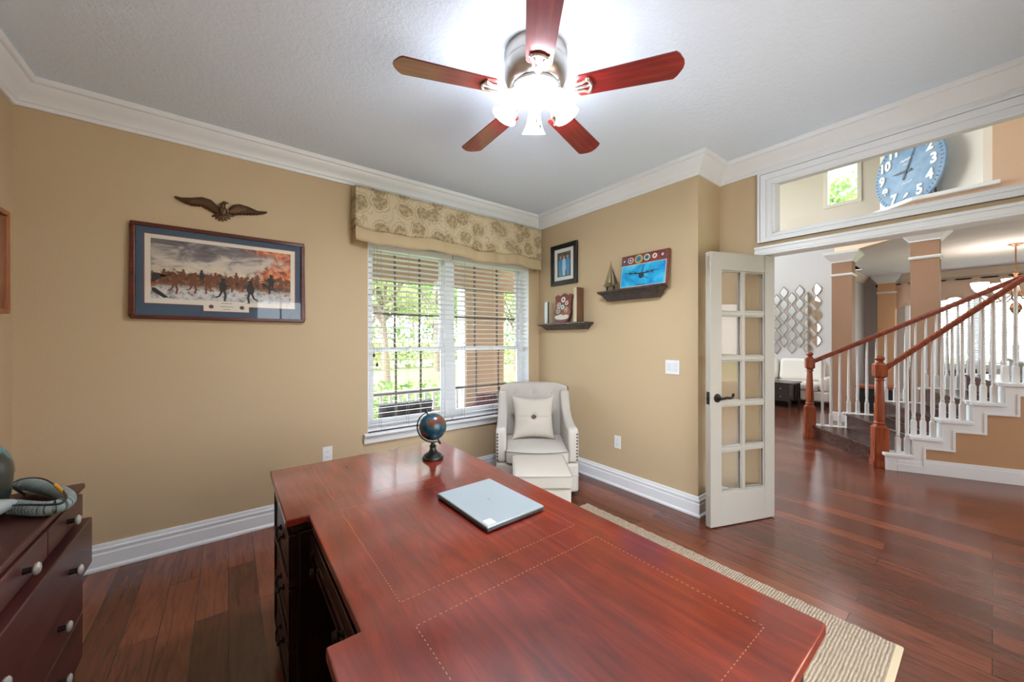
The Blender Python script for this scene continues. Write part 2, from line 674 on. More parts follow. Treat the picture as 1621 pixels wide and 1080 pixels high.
b.prism([(YB - .055, z0 - .018), (YB - .058, z0 - .004), (YB - .05, z0), (YB + .1, z0), (YB + .1, z0 - .025), (YB, z0 - .025), (YB - .01, z0 - .085), (YB - .022, z0 - .082), (YB - .028, z0 - .03)], x0 - .035, x1 + .035, 'YZ')
struct(b.build('trim_8', TRIM, bevel=.003))
b = MB()
for xa, xb in ((x0, x0 + .004), (x1 - .004, x1)):
    b.box(xa, xb, YB - .0005, YB + .1, z0, z1)
b.box(x0, x1, YB, YB + .1, z1 - .004, z1)
b.build('jamb', TRIM, win)

SLAT = mat('blind_white', srgb(236, 236, 238), .45)
CORD = mat('cord_grey', srgb(150, 146, 140), .8)
for i, (s0, s1) in enumerate(((x0 + .008, xm - .004), (xm + .004, x1 - .008))):
    side = ('left', 'right')[i]
    t = thing('window_blind', 'white horizontal slat blind over the %s half of the garden window%s' % (side, (', beside the framed print', ', behind the armchair')[i]), 'blind', ((s0 + s1) / 2, YB + .05, z0 + .003), group='blinds on the garden window')
    hw = (s1 - s0) / 2
    b = MB()
    zt = z1 - z0 - .06
    nz = int((zt - .05) / .0462)
    for k in range(nz):
        zz = .05 + k * .0462
        b.box(-hw, hw, -.025, .025, -.0013, .0013, T(0, 0, zz) @ RX(math.radians(-7)))
    b.build('slats', SLAT, t, smooth=0)
    MB().box(-hw, hw, -.028, .028, zt - .02, zt + .035).build('headrail', SLAT, t, bevel=.003)
    MB().box(-hw, hw, -.026, .026, .0, .022).build('bottom_rail', SLAT, t, bevel=.003)
    b = MB()
    for xx in (-hw * .72, 0 if i else -hw * .1, hw * .72):
        for yy in (-.026, .026):
            b.tube([(xx, yy, .01), (xx, yy, zt)], .0014, 5)
    b.build('ladder_cord', CORD, t)
    if i == 0:
        b = MB()
        for xx, zl in ((-hw + .05, .66), (-hw + .075, .58)):
            b.tube([(xx, -.031, zl), (xx, -.031, zt)], .0016, 5)
        b.build('pull_cord', CORD, t)
        for xx, zl in ((-hw + .05, .66), (-hw + .075, .58)):
            MB().lathe([(0, 0), (.009, .003), (.011, .02), (.004, .034), (0, .035)], (xx, -.031, zl - .033), 10).build('cord_tassel', mat('tassel_brown', srgb(70, 30, 24), .5), t)


def valance_mat():
    m = mat('valance_floral', srgb(204, 184, 148), .9, spec=.1)
    q = NT(m)
    tc = q.n('TexCoord')
    n = q.n('TexNoise', Scale=9., Detail=2.)
    q.l(tc.outputs['Object'], n.inputs['Vector'])
    v = q.mix(.07, tc.outputs['Object'], n.outputs['Color'], 'ADD')
    sx = q.n('SeparateXYZ')
    q.l(v, sx.inputs[0])
    cb = q.n('CombineXYZ')
    q.l(sx.outputs[0], cb.inputs[0])
    q.l(sx.outputs[2], cb.inputs[1])
    vo = q.n('TexVoronoi', Scale=6.2, Randomness=.75, voronoi_dimensions='2D')
    q.l(cb.outputs[0], vo.inputs['Vector'])
    blob = q.ramp(vo.outputs['Distance'], [(.36, (1, 1, 1, 1)), (.4, (0, 0, 0, 1))])
    ring = q.ramp(vo.outputs['Distance'], [(.45, (0, 0, 0, 1)), (.48, (.8, .8, .8, 1)), (.51, (0, 0, 0, 1))])
    v2 = q.n('TexVoronoi', Scale=34., Randomness=1., voronoi_dimensions='2D')
    q.l(cb.outputs[0], v2.inputs['Vector'])
    pet = q.ramp(v2.outputs['Distance'], [(.3, (1, 1, 1, 1)), (.6, (.45, .45, .45, 1))])
    f = q.mix(1., blob, pet, 'MULTIPLY')
    f = q.mix(1., f, ring, 'LIGHTEN')
    wv = q.n('TexNoise', Scale=13., Detail=1.)
    q.l(tc.outputs['Object'], wv.inputs['Vector'])
    vine = q.ramp(wv.outputs[0], [(.455, (0, 0, 0, 1)), (.48, (.7, .7, .7, 1)), (.505, (0, 0, 0, 1))])
    f = q.mix(1., f, vine, 'LIGHTEN')
    q.l(q.mix(f, srgb(205, 187, 156), srgb(156, 135, 103)), q.b.inputs['Base Color'])
    bp = q.n('Bump', Strength=.2, Distance=.001)
    n2 = q.n('TexNoise', Scale=400.)
    q.l(tc.outputs['Object'], n2.inputs['Vector'])
    q.l(n2.outputs[0], bp.inputs['Height'])
    q.l(bp.outputs[0], q.b.inputs['Normal'])
    return m


t = thing('window_valance', 'gathered beige floral valance with a plain tan lower band above the window', 'valance', (.79, YB, 2.12))
VW, VD = 1.955, .118


def vpt(s, z, off):
    """s runs 0..1 along left return, front and right return"""
    L = VW + 2 * VD
    d = s * L
    wv = .006 * math.sin(d * 21 + 1.3 * math.sin(d * 5)) + .004 * math.sin(d * 47)
    if d < VD:
        return (-off, -d - off * d / VD, z)
    if d > VD + VW:
        e = (L - d)
        return (VW + off, -e - off * e / VD, z)
    return (d - VD, -VD - off + wv * (1.2 - z * 1.4), z)


def hem(s):
    return .012 * math.sin(s * 17 + .6) + .006 * math.sin(s * 41) + .02 * math.exp(-((s - .3) / .12) ** 2)


b = MB().grid(lambda u, v: vpt(u, (.115 + hem(u)) * (1 - v) + .455 * v, .006 * (1 - v)), 200, 10)
MB.add(b, [], [])
o = b.build('floral_panel', valance_mat(), t, smooth=60)
md = o.modifiers.new('thick', 'SOLIDIFY')
md.thickness = .004
b = MB().grid(lambda u, v: vpt(u, (.01 + hem(u) * .9) * (1 - v) + .16 * v, -.004), 200, 5)
o = b.build('lower_band', mat('valance_band', srgb(192, 170, 136), .9, spec=.1, bump=(400, .2, .001)), t, smooth=60)
md = o.modifiers.new('thick', 'SOLIDIFY')
md.thickness = .004
b = MB().box(.0, VW, -.1, -.085, .4, .44)
for xx in (.01, VW / 2, VW - .03):
    b.box(xx, xx + .02, -.09, 0, .405, .435)
b.build('mounting_board', TRIM, t)

# ------------------------------------------------------------------ ceiling fan
FX, FY = 1.179, 1.347
fan = thing('ceiling_fan', 'flush mount ceiling fan with cherry red blades, nickel motor and four lit glass shades', 'ceiling fan', (FX, FY, CEIL))
MB().lathe([(0, -.001), (.145, -.001), (.15, -.01), (.15, -.035), (.146, -.055), (.146, -.064), (.153, -.074), (.152, -.115), (.136, -.155), (.122, -.168), (.112, -.172)], n=48).build('motor_housing', NICKEL, fan)
MB().lathe([(.112, -.172), (.12, -.176), (.118, -.186), (.1, -.194), (.085, -.198), (.078, -.206), (.08, -.222), (.07, -.236), (.05, -.24), (0, -.24)], n=40).build('switch_housing', mat('satin_nickel', srgb(205, 200, 194), .3, metal=.9), fan)
SH = mat('lit_frosted_glass', (.89, .955, 1.06, 1), .4, emit=SHADE_GLOW)
BULB = mat('lit_bulb', (.89, .955, 1.06, 1), .4, emit=BULB_GLOW)
a0 = math.atan2(.793, .609)      # direction away from the doorway side, straight across the room
ar = math.atan2(-.609, .793)
IRON = mat('iron_nickel', srgb(214, 206, 196), .3, metal=.9)
for k in range(5):
    a = ar + math.radians(54 + 72 * k)
    M = RZ(a) @ T(0, 0, -.203) @ RX(math.radians(-9))
    out = []
    L0, L1, w0, w1 = .2, .655, .058, .07
    out = [(L0, -w0 + .012), (L0 + .012, -w0), (L1 - .035, -w1), (L1 - .02, -w1 + .014), (L1, -.022), (L1 + .004, 0), (L1, .022), (L1 - .02, w1 - .014), (L1 - .035, w1), (L0 + .012, w0), (L0, w0 - .012)]
    bl = MB().prism(out, 0, .007, 'XY').build('blade', BLADEW, fan, bevel=.0015)
    bl.matrix_local = M
    b = MB()
    b.tube([(.095, 0, .018), (.13, 0, .0), (.17, 0, -.007)], .0085, 8)
    b.tube([(.165, -.0, -.007), (.19, -.02, -.007), (.225, -.022, -.006), (.25, -.034, -.006)], .007, 8)
    b.tube([(.165, .0, -.007), (.19, .02, -.007), (.225, .022, -.006), (.25, .034, -.006)], .007, 8)
    b.tube([(.185, 0, -.006), (.235, 0, -.006), (.262, 0, -.006)], .006, 8)
    b.tube([(.25, -.036, -.006), (.262, -.018, -.006), (.266, 0, -.006), (.262, .018, -.006), (.25, .036, -.006)], .0065, 8)
    for q in ((.252, -.036), (.252, .036), (.262, 0)):
        b.ball((q[0], q[1], -.006), (.01, .01, .006), 10, 6)
    ir = b.build('blade_iron', IRON, fan)
    ir.matrix_local = M
    for q in ((.25, -.034), (.25, .034), (.2, 0)):
        MB().ball((q[0], q[1], -.0125), (.004, .004, .002), 8, 5).build('screw', NICKEL, ir)
for k in range(4):
    a = a0 + k * PI / 2
    M = RZ(a)
    b = MB()
    b.tube([M @ Vector(p) for p in ((.055, 0, -.212), (.085, 0, -.2), (.1, 0, -.208))], .011, 8)
    fit = b.build('shade_fitter', NICKEL, fan)
    prof = [(.017, 0), (.026, -.006), (.031, -.03), (.035, -.055), (.044, -.085), (.054, -.105), (.061, -.115), (.058, -.115), (.05, -.104), (.04, -.084), (.031, -.055), (.027, -.03), (.02, -.01)]
    s = MB().lathe(prof, n=28).build('lamp_shade', SH, fan, smooth=60)
    s.matrix_local = M @ T(.098, 0, -.204) @ RY(math.radians(-28))
    MB().ball((0, 0, -.068), (.022, .022, .034), 16, 10).build('bulb', BULB, s)
for xx, yy, zl in ((.012, -.02, -.345), (-.02, -.03, -.335)):
    b = MB().tube([(xx, yy, -.235), (xx, yy, zl)], .0012, 5)
    c = b.build('pull_chain', NICKEL, fan)
    MB().lathe([(0, 0), (.005, .002), (.006, .012), (.002, .02), (0, .02)], (xx, yy, zl - .02), 10).build('chain_pull', DARKM, c)

# ------------------------------------------------------------------ executive desk
DX0, DX1, DY0, DY1, DZ = .147, .985, .21, 1.975, .765
NX, NY0, NY1 = .213, .778, 1.402


def desk_top_mat():
    m = mat('desk_veneer', srgb(96, 32, 20), .2, spec=.1, coat=1.)
    m.node_tree.nodes['Principled BSDF'].inputs['Coat IOR'].default_value = 1.72
    m.node_tree.nodes['Principled BSDF'].inputs['Coat Roughness'].default_value = .13
    q = NT(m)
    tc = q.n('TexCoord')
    mp = q.n('Mapping')
    mp.inputs['Scale'].default_value = (28, 3.0, 8)
    q.l(tc.outputs['Object'], mp.inputs[0])
    n = q.n('TexNoise', Scale=1., Detail=7., Roughness=.68, Distortion=.9)
    q.l(mp.outputs[0], n.inputs['Vector'])
    c1 = q.ramp(n.outputs[0], [(.25, srgb(82, 19, 8)), (.5, srgb(114, 31, 13)), (.78, srgb(148, 50, 22))])
    n2 = q.n('TexNoise', Scale=3.2, Detail=4., Distortion=.6)
    q.l(tc.outputs['Object'], n2.inputs['Vector'])
    c = q.mix(1., c1, q.ramp(n2.outputs[0], [(.3, (.62, .56, .56, 1)), (.52, (.92, .9, .88, 1)), (.72, (1.2, 1.14, 1.0, 1))]), 'MULTIPLY')
    # worn patches and hazy window reflection painted into the finish, mostly along the sitting side
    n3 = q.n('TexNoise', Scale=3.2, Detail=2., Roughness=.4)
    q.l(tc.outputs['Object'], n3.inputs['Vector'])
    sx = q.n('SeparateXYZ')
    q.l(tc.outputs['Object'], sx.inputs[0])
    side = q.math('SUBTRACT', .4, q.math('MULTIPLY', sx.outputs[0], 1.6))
    wear_haze = q.math('MULTIPLY', q.ramp(n3.outputs[0], [(.4, (0, 0, 0, 1)), (.85, (1, 1, 1, 1))]), side)
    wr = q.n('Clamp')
    q.l(wear_haze, wr.inputs[0])
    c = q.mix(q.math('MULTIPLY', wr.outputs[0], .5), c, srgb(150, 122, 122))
    q.l(c, q.b.inputs['Base Color'])
    q.b.inputs['Roughness'].default_value = .4
    bp = q.n('Bump', Strength=.05, Distance=.002)
    q.l(n.outputs[0], bp.inputs['Height'])
    q.l(bp.outputs[0], q.b.inputs['Normal'])
    return m


desk = thing('executive_desk', 'large red mahogany executive desk with inlaid top and dark drawer pedestals', 'desk', ((DX0 + DX1) / 2, (DY0 + DY1) / 2, FZ))
ox, oy = (DX0 + DX1) / 2, (DY0 + DY1) / 2


def L(p):          # room XY to desk XY
    return (p[0] - ox, p[1] - oy)


ztop = DZ - FZ
pl = [L(p) for p in ((DX0, DY0), (DX1, DY0), (DX1, DY1), (DX0, DY1), (DX0, NY1), (NX, NY1), (NX, NY0), (DX0, NY0))]
MB().prism(pl, ztop - .026, ztop).build('desk_top', desk_top_mat(), desk, bevel=.004, seg=3)


def inset(p, d):
    n = len(p)
    r = []
    for i in range(n):
        a, b2, c = Vector(p[i - 1]), Vector(p[i]), Vector(p[(i + 1) % n])
        n1 = (b2 - a).normalized()
        n2 = (c - b2).normalized()
        v = Vector((-n1.y, n1.x)) + Vector((-n2.y, n2.x))
        r.append(tuple(b2 + v * d))
    return r


b = MB()
b.prism(inset(pl, .012), ztop - .04, ztop - .0262)
b.prism(inset(pl, .022), ztop - .058, ztop - .04)
b.build('top_moulding', MAHOG, desk, bevel=.004)
# dashed inlay lines
b = MB()


def dashes(p, q2):
    p, q2 = Vector(L(p)), Vector(L(q2))
    d = q2 - p
    n = int(d.length / .0125)
    a = math.atan2(d.y, d.x)
    for k in range(n):
        c = p + d * ((k + .5) / n)
        b.cbox((0, 0, 0), (.0062, .0016, .0008), T(c.x, c.y, ztop) @ RZ(a))


XA, XB = .305, .872
INL = mat('inlay_tan', srgb(150, 96, 56), .5)
for y0, y1 in ((.285, .722), (.808, 1.372), (1.458, 1.9)):
    b = MB()
    dashes((XA, y0), (XB, y0))
    dashes((XA, y1), (XB, y1))
    dashes((XA, y0), (XA, y1))
    dashes((XB, y0), (XB, y1))
    b.build('inlay_line', INL, desk, smooth=0)
BRASS = mat('aged_brass', srgb(58, 48, 38), .35, metal=.9)


def drawer_front(y0, y1, z0, z1, xf, parent, handle=True):
    b = MB()
    b.box(xf, xf + .02, y0, y1, z0, z1)
    b.frame(y0, y1, z0, z1, .016, xf - .008, xf, 'YZ')
    b.frame(y0 + .022, y1 - .022, z0 + .022, z1 - .022, .008, xf - .005, xf, 'YZ')
    d = b.build('drawer', MAHOG, parent, bevel=.002)
    if handle:
        ym, zm = (y0 + y1) / 2, (z0 + z1) / 2
        h = MB()
        for s in (-.042, .042):
            h.lathe([(0, 0), (.011, .001), (.011, .005), (.004, .008), (.004, .014), (0, .015)], n=10, M=T(xf, ym + s, zm) @ RY(-PI / 2))
        h.tube([(xf - .012, ym - .042, zm), (xf - .02, ym - .036, zm - .016), (xf - .022, ym, zm - .024), (xf - .02, ym + .036, zm - .016), (xf - .012, ym + .042, zm)], .0035, 8)
        h.build('handle', BRASS, d)
    return d


for (y0, y1) in ((DY0 + .03, NY0 - .012), (NY1 + .012, DY1 - .03)):
    ya, yb = y0 - oy, y1 - oy
    xa, xb = DX0 + .04 - ox, DX1 - .03 - ox
    b = MB()
    b.box(xa, xb, ya, yb, .07, ztop - .058)
    b.box(xa - .012, xb + .012, ya - .012, yb + .012, .012, .075)
    b.box(xa - .006, xb + .006, ya - .006, yb + .006, .075, .09)
    b.build('pedestal', MAHOGZ, desk, bevel=.003)
    zs = [.1, .3, .5, .685]
    for i in range(3):
        drawer_front(ya + .02, yb - .02, zs[i] + .006, zs[i + 1] - .006, xa - .02, desk)
    for yy in (ya + .004, yb - .018):
        b = MB()
        b.box(xa - .003, xa, yy - .001, yy + .014, .1, ztop - .07)
        for k in range(3):
            b.box(xa - .006, xa - .003, yy + k * .005, yy + k * .005 + .003, .1, ztop - .07)
        b.build('fluted_stile', MAHOGZ, desk)
b = MB()
b.box(DX1 - .05 - ox, DX1 - .032 - ox, NY0 - oy - .02, NY1 - oy + .02, .07, ztop - .058)
b.build('modesty_panel', MAHOGZ, desk)
d = drawer_front(NY0 - oy - .008, NY1 - oy + .008, ztop - .158, ztop - .062, NX + .014 - ox, desk, False)
for s in (-.15, .15):
    MB().lathe([(0, 0), (.008, .001), (.006, .01), (.013, .018), (.011, .026), (0, .028)], n=12, M=T(NX + .006 - ox, s, ztop - .11) @ RY(-PI / 2)).build('knob', BRASS, d)
MB().box(NX + .05 - ox, DX1 - .06 - ox, NY0 - oy, NY1 - oy, ztop - .15, ztop - .066).build('drawer_box', MAHOG, d)

# globe on the desk
g = thing('desk_globe', 'small teal desk globe on a turned black stand', 'globe', (.803, 1.69, DZ + .0005), -.65)
MB().lathe([(0, 0), (.05, 0), (.052, .006), (.05, .012), (.042, .016), (.042, .022), (.034, .027), (.022, .034), (.016, .045), (.014, .056), (.018, .062), (.012, .068), (.008, .078), (.007, .084), (0, .085)], n=32).build('stand', BLACK, g)


def globe_mat():
    m = mat('globe_map', (.03, .25, .3, 1), .18)
    q = NT(m)
    tc = q.n('TexCoord')
    n = q.n('TexNoise', Scale=19., Detail=6., Roughness=.65)
    q.l(tc.outputs['Object'], n.inputs['Vector'])
    land = q.ramp(n.outputs[0], [(.5, (0, 0, 0, 1)), (.53, (1, 1, 1, 1))])
    n2 = q.n('TexNoise', Scale=30., Detail=2.)
    q.l(tc.outputs['Object'], n2.inputs['Vector'])
    lc = q.ramp(n2.outputs[0], [(.35, srgb(38, 56, 44)), (.5, srgb(74, 72, 50)), (.6, srgb(104, 44, 34)), (.75, srgb(48, 44, 44))])
    sea = q.ramp(n2.outputs[0], [(.3, srgb(8, 48, 66)), (.7, srgb(18, 84, 104))])
    q.l(q.mix(land, sea, lc), q.b.inputs['Base Color'])
    return m


TILT = T(0, 0, .158) @ RY(math.radians(-23))
o = MB().ball((0, 0, 0), .0665, 40, 24).build('globe_ball', globe_mat(), g, smooth=80)
o.matrix_local = TILT
b = MB()
arc = [(-.0745 * math.cos(a), 0, .0745 * math.sin(a)) for a in [math.radians(v) for v in range(-90, 91, 9)]]
vs, fs = [], []
for i, p in enumerate(arc):
    s = .0795 / .0745
    vs += [(p[0], -.006, p[2]), (p[0] * s, -.006, p[2] * s), (p[0] * s, .006, p[2] * s), (p[0], .006, p[2])]
for i in range(len(arc) - 1):
    for k in range(4):
        fs.append((i * 4 + k, i * 4 + (k + 1) % 4, i * 4 + 4 + (k + 1) % 4, i * 4 + 4 + k))
fs += [(0, 1, 2, 3), tuple(len(vs) - 4 + k for k in (3, 2, 1, 0))]
o = b.add(vs, fs).build('meridian_arm', BLACK, g, smooth=40)
o.matrix_local = TILT
for s in (1, -1):
    o = MB().lathe([(0, .064), (.004, .064), (.004, .078), (.007, .08), (.007, .086), (.004, .094), (0, .096)], n=12, M=Matrix.Identity(4) if s > 0 else RX(PI)).build('axis_pin', BLACK, g)
    o.matrix_local = TILT

# laptop
ALU = mat('laptop_silver', srgb(162, 173, 178), .38, metal=.35)
lt = thing('laptop', 'closed silver grey laptop lying on the mahogany desk top', 'laptop', (.736, 1.095, DZ + .0005), math.radians(1.5))
MB().prism([(-.118, -.16), (.118, -.16), (.118, .16), (-.118, .16)], .003, .012).build('base', mat('laptop_base', srgb(64, 66, 70), .4), lt, bevel=.003, seg=3)
MB().prism([(-.118, -.16), (.118, -.16), (.118, .16), (-.118, .16)], .0125, .0195).build('lid', ALU, lt, bevel=.0025, seg=3)
for xx in (-.09, .09):
    for yy in (-.13, .13):
        MB().lathe([(0, 0), (.008, 0), (.008, .003), (0, .003)], (xx, yy, 0), 10).build('rubber_foot', BLACK, lt)
b = MB()
for xx, w in ((.095, .012), (.07, .013), (.045, .013), (.02, .018)):
    b.box(xx - w / 2, xx + w / 2, -.1606, -.1595, .0055, .0095)
b.build('port', BLACK, lt)
LG = mat('laptop_mark', srgb(168, 174, 180), .3, metal=.5)
vs, fs = [], []
for k in range(32):
    a = 2 * PI * k / 32
    vs += [(.0145 * math.cos(a), .0145 * math.sin(a), .0197), (.017 * math.cos(a), .017 * math.sin(a), .0197)]
    fs.append((2 * k, 2 * k + 1, (2 * k + 3) % 64, (2 * k + 2) % 64))
lo = MB().add(vs, fs).build('round_emblem', LG, lt, smooth=0)
text_mesh('DELL', .0105, .0001, 'emblem_lettering', LG, lo, T(0, 0, .0198) @ RZ(PI / 2) @ Matrix.Diagonal((.8, 1, 1, 1)))
MB().box(-.108, -.078, -.152, -.118, .0196, .0199).build('sticker', mat('sticker_white', srgb(226, 230, 236), .4), lt)

# ------------------------------------------------------------------ rug
RUG = (1.07, 2.31, .236, 2.005)


def rug_mat():
    m = mat('jute', srgb(196, 172, 138), .95, spec=.05)
    q = NT(m)
    tc = q.n('TexCoord')
    w1 = q.n('TexWave', Scale=26., Distortion=2.5, Detail=1.)
    w1.bands_direction = 'Y'
    w2 = q.n('TexWave', Scale=40., Distortion=3., Detail=1.)
    w2.bands_direction = 'X'
    for w in (w1, w2):
        q.l(tc.outputs['Object'], w.inputs['Vector'])
    h = q.mix(1., w1.outputs[0], w2.outputs[0], 'MULTIPLY')
    n = q.n('TexNoise', Scale=70., Detail=3.)
    q.l(tc.outputs['Object'], n.inputs['Vector'])
    c = q.mix(1., q.ramp(h, [(.03, srgb(142, 122, 102)), (.25, srgb(206, 188, 165)), (.9, srgb(228, 214, 194))]), q.ramp(n.outputs[0], [(.3, (.7, .68, .64, 1)), (.6, (1.05, 1.05, 1.05, 1))]), 'MULTIPLY')
    q.l(c, q.b.inputs['Base Color'])
    bp = q.n('Bump', Strength=.8, Distance=.006)
    q.l(h, bp.inputs['Height'])
    q.l(bp.outputs[0], q.b.inputs['Normal'])
    return m


r = thing('jute_rug', 'woven natural jute rug on the floor in front of the desk', 'rug', ((RUG[0] + RUG[1]) / 2, (RUG[2] + RUG[3]) / 2, FZ))
hx, hy = (RUG[1] - RUG[0]) / 2, (RUG[3] - RUG[2]) / 2
edge = []
n = 70


def wob(k):
    return .003 * math.sin(k * 2.3) + .002 * math.sin(k * 5.1)


for k in range(n):
    edge.append((-hx + 2 * hx * k / n, -hy))
for k in range(n):
    edge.append((hx + wob(k), -hy + 2 * hy * k / n))
for k in range(n):
    edge.append((hx - 2 * hx * k / n, hy + wob(k)))
for k in range(n):
    edge.append((-hx, hy - 2 * hy * k / n))
MB().prism(edge, .0005, .011).build('weave', rug_mat(), r, bevel=.003)
MB().box(-hx + .002, hx - .002, -hy - .004, -hy + .022, .0005, .0125).build('hem_binding', mat('jute_hem', srgb(198, 178, 146), .95, bump=(180, .6, .003)), r, bevel=.004)

# ------------------------------------------------------------------ dresser with flight gear
DFX, DFY, DH = -.45, 2.13, .804
dr = thing('dresser', 'dark red wood dresser with pale round knobs standing along the left wall', 'dresser', (-.675, DFY - .53, FZ))
lx, ly, h = DFX + .675, .53, DH - FZ          # local front x, local far end y
bx = XL + .032 + .675
MB().box(bx, lx - .012, -ly + .012, ly - .012, .02, h - .022).box(bx, lx - .02, -ly + .02, ly - .02, 0.001, .05).build('carcass', DRESS, dr, bevel=.003)
MB().box(bx - .004, lx + .012, -ly - .002, ly + .002, h - .022, h).build('top', DRESS, dr, bevel=.007, seg=3)
PEWTER = mat('pewter_knob', srgb(190, 190, 182), .35, metal=.6)


def chest_drawer(y0, y1, z0, z1, out, knobs, rise=0):
    b = MB()
    b.box(lx - .012, lx + .008 + out, y0, y1, z0, z1)
    d = b.build('drawer', DRESS, dr, bevel=.004)
    if out > .01:
        MB().box(lx - .3, lx + out - .004, y0 + .012, y1 - .012, z0 + .012, z1 - .03).build('drawer_box', DRESS, d)
    for ky in knobs:
        k = MB().lathe([(0, 0), (.009, .0), (.008, .012), (.0075, .02)], n=14, M=T(lx + .008 + out, ky, (z0 + z1) / 2) @ RY(PI / 2))
        kb = k.build('knob_stem', DARKM, d)
        MB().lathe([(0, .018), (.012, .018), (.0165, .022), (.0165, .026), (.012, .03), (0, .0315)], n=18, M=T(lx + .008 + out, ky, (z0 + z1) / 2) @ RY(PI / 2)).build('knob', PEWTER, d)


w3 = (2 * ly - .03) / 3
for k in range(3):
    y1 = ly - .012 - k * (w3 + .003)
    chest_drawer(y1 - w3, y1, .668, .75, 0, [y1 - w3 / 2])
for z0, z1, o in ((.48, .656, .024), (.305, .474, 0), (.128, .299, 0)):
    chest_drawer(-ly + .012, ly - .012, z0, z1, o, [ly - .2, -ly + .2] if 0 else [ly - .27, -ly + .27])

GREENH = mat('helmet_green', srgb(36, 42, 36), .3, bump=(30, .05))
he = thing('flight_helmet', 'dark green flight helmet with a teal visor on the dresser', 'helmet', (-.682, 1.925, DH + .008), math.radians(-25))
MB().grid(lambda u, v: (.128 * math.sin(.02 + v * 2.05) * math.cos(u * 2 * PI) * (1.06 if math.cos(u * 2 * PI) > 0 else 1.1), .118 * math.sin(.02 + v * 2.05) * math.sin(u * 2 * PI), .118 + .13 * math.cos(.02 + v * 2.05) - (.0 if v < .8 else .06 * (v - .8) * 5)), 36, 20).build('shell', GREENH, he, smooth=70)
b = MB().grid(lambda u, v: (.137 * math.sin(.75 + v * .85) * math.cos((u - .5) * 2.3), .129 * math.sin(.75 + v * .85) * math.sin((u - .5) * 2.3), .116 + .137 * math.cos(.75 + v * .85)), 20, 10)
o = b.build('visor', mat('visor_teal', srgb(30, 110, 122), .08, spec=.8), he, smooth=70)
o.matrix_local = RZ(-.5)
md = o.modifiers.new('thick', 'SOLIDIFY')
md.thickness = .003
for s in (-1, 1):
    MB().ball((.0, s * .116, .085), (.035, .014, .04), 18, 10).build('ear_cup', GREENH, he)
MB().lathe([(.1, .0), (.112, .0), (.116, .012), (.11, .02), (.1, .014)], n=36).build('edge_roll', BLACK, he)
om = thing('oxygen_mask', 'grey rubber oxygen mask with ribbed hose looped on the dresser top', 'oxygen mask', (-.53, 1.85, DH + .001))
RUB = mat('grey_rubber', srgb(126, 138, 136), .55)


def OL(px, py, z):
    p = at(px, py, Z=z)
    return Vector((p.x + .53, p.y - 1.85, z - DH))


path = [OL(14, 803, .83), OL(24, 803, .826), OL(45, 805, .826), OL(70, 806, .826), OL(90, 803, .826), OL(103, 797, .826), OL(106, 790, .826), OL(100, 783, .826), OL(86, 777, .828), OL(67, 772, .83), OL(48, 768, .832), OL(30, 767, .836)]


def smooth_path(p, n):
    out = []
    m = len(p)
    for i in range(m - 1):
        p0, p1, p2, p3 = p[max(0, i - 1)], p[i], p[i + 1], p[min(m - 1, i + 2)]
        for k in range(n):
            t = k / n
            out.append(.5 * ((2 * p1) + (-p0 + p2) * t + (2 * p0 - 5 * p1 + 4 * p2 - p3) * t * t + (-p0 + 3 * p1 - 3 * p2 + p3) * t ** 3))
    out.append(p[-1])
    return out


sp = smooth_path(path, 44)
dist, acc = [0], 0
for i in range(1, len(sp)):
    acc += (sp[i] - sp[i - 1]).length
    dist.append(acc)
rad = [.0165 + .005 * (1 if math.sin(d / .0125 * 2 * PI) > -.4 else -1) for d in dist]
MB().tube(sp, rad, 14).build('ribbed_hose', RUB, om, smooth=30)
base = OL(14, 803, .83)
mk = MB().lathe([(.02, 0), (.026, .012), (.034, .03), (.046, .06), (.05, .085), (.044, .1), (.02, .105), (0, .105)], n=22, M=T(base.x + .005, base.y, .036) @ RZ(math.radians(238)) @ RY(math.radians(84)) @ Matrix.Diagonal((.62, 1, 1, 1)))
mk.build('face_piece', mat('mask_grey', srgb(150, 158, 156), .5), om, smooth=60)
MB().tube(smooth_path([OL(16, 801, .84), OL(40, 800, .85), OL(75, 800, .849), OL(98, 797, .848), OL(105, 788, .85), OL(100, 778, .853)], 8), .0035, 8).build('comms_cord', BLACK, om)
MB().tube(smooth_path([OL(20, 765, .85), OL(36, 759, .87), OL(55, 757, .882), OL(72, 760, .875), OL(86, 768, .86)], 8), .0022, 8).build('thin_cable', mat('cable_brown', srgb(60, 34, 24), .4), om)
MB().tube([OL(87, 768, .858), OL(103, 782, .85)], [.0055, .0045], 8).build('connector', mat('yellow_tag', srgb(224, 160, 44), .4), om)
MB().tube(smooth_path([OL(8, 760, .85), OL(20, 772, .86), OL(42, 785, .856)], 6), .006, 8, squash=.4).build('strap', BLACK, om)

# oak shadow box on the left wall
sb = thing('shadow_box', 'oak shadow box frame hung on the left wall above the dresser', 'shadow box', (XL + .0005, 2.56, 1.48))
b = MB().frame(-.37, .37, 0, .5, .022, 0, .06, 'YZ')
b.build('box_frame', OAK, sb, bevel=.003)
MB().box(.002, .008, -.35, .35, .02, .48).build('backing', wood('box_back', srgb(86, 50, 32), srgb(112, 68, 44), srgb(130, 84, 56), 'Z', 1.2, .6), sb)
MB().box(.05, .053, -.35, .35, .02, .48).build('glass', GLASS, sb)
MB().lathe([(0, 0), (.016, 0), (.016, .004), (0, .005)], n=16, M=T(.008, .31, .05) @ RY(PI / 2)).build('medal', PEWTER, sb)

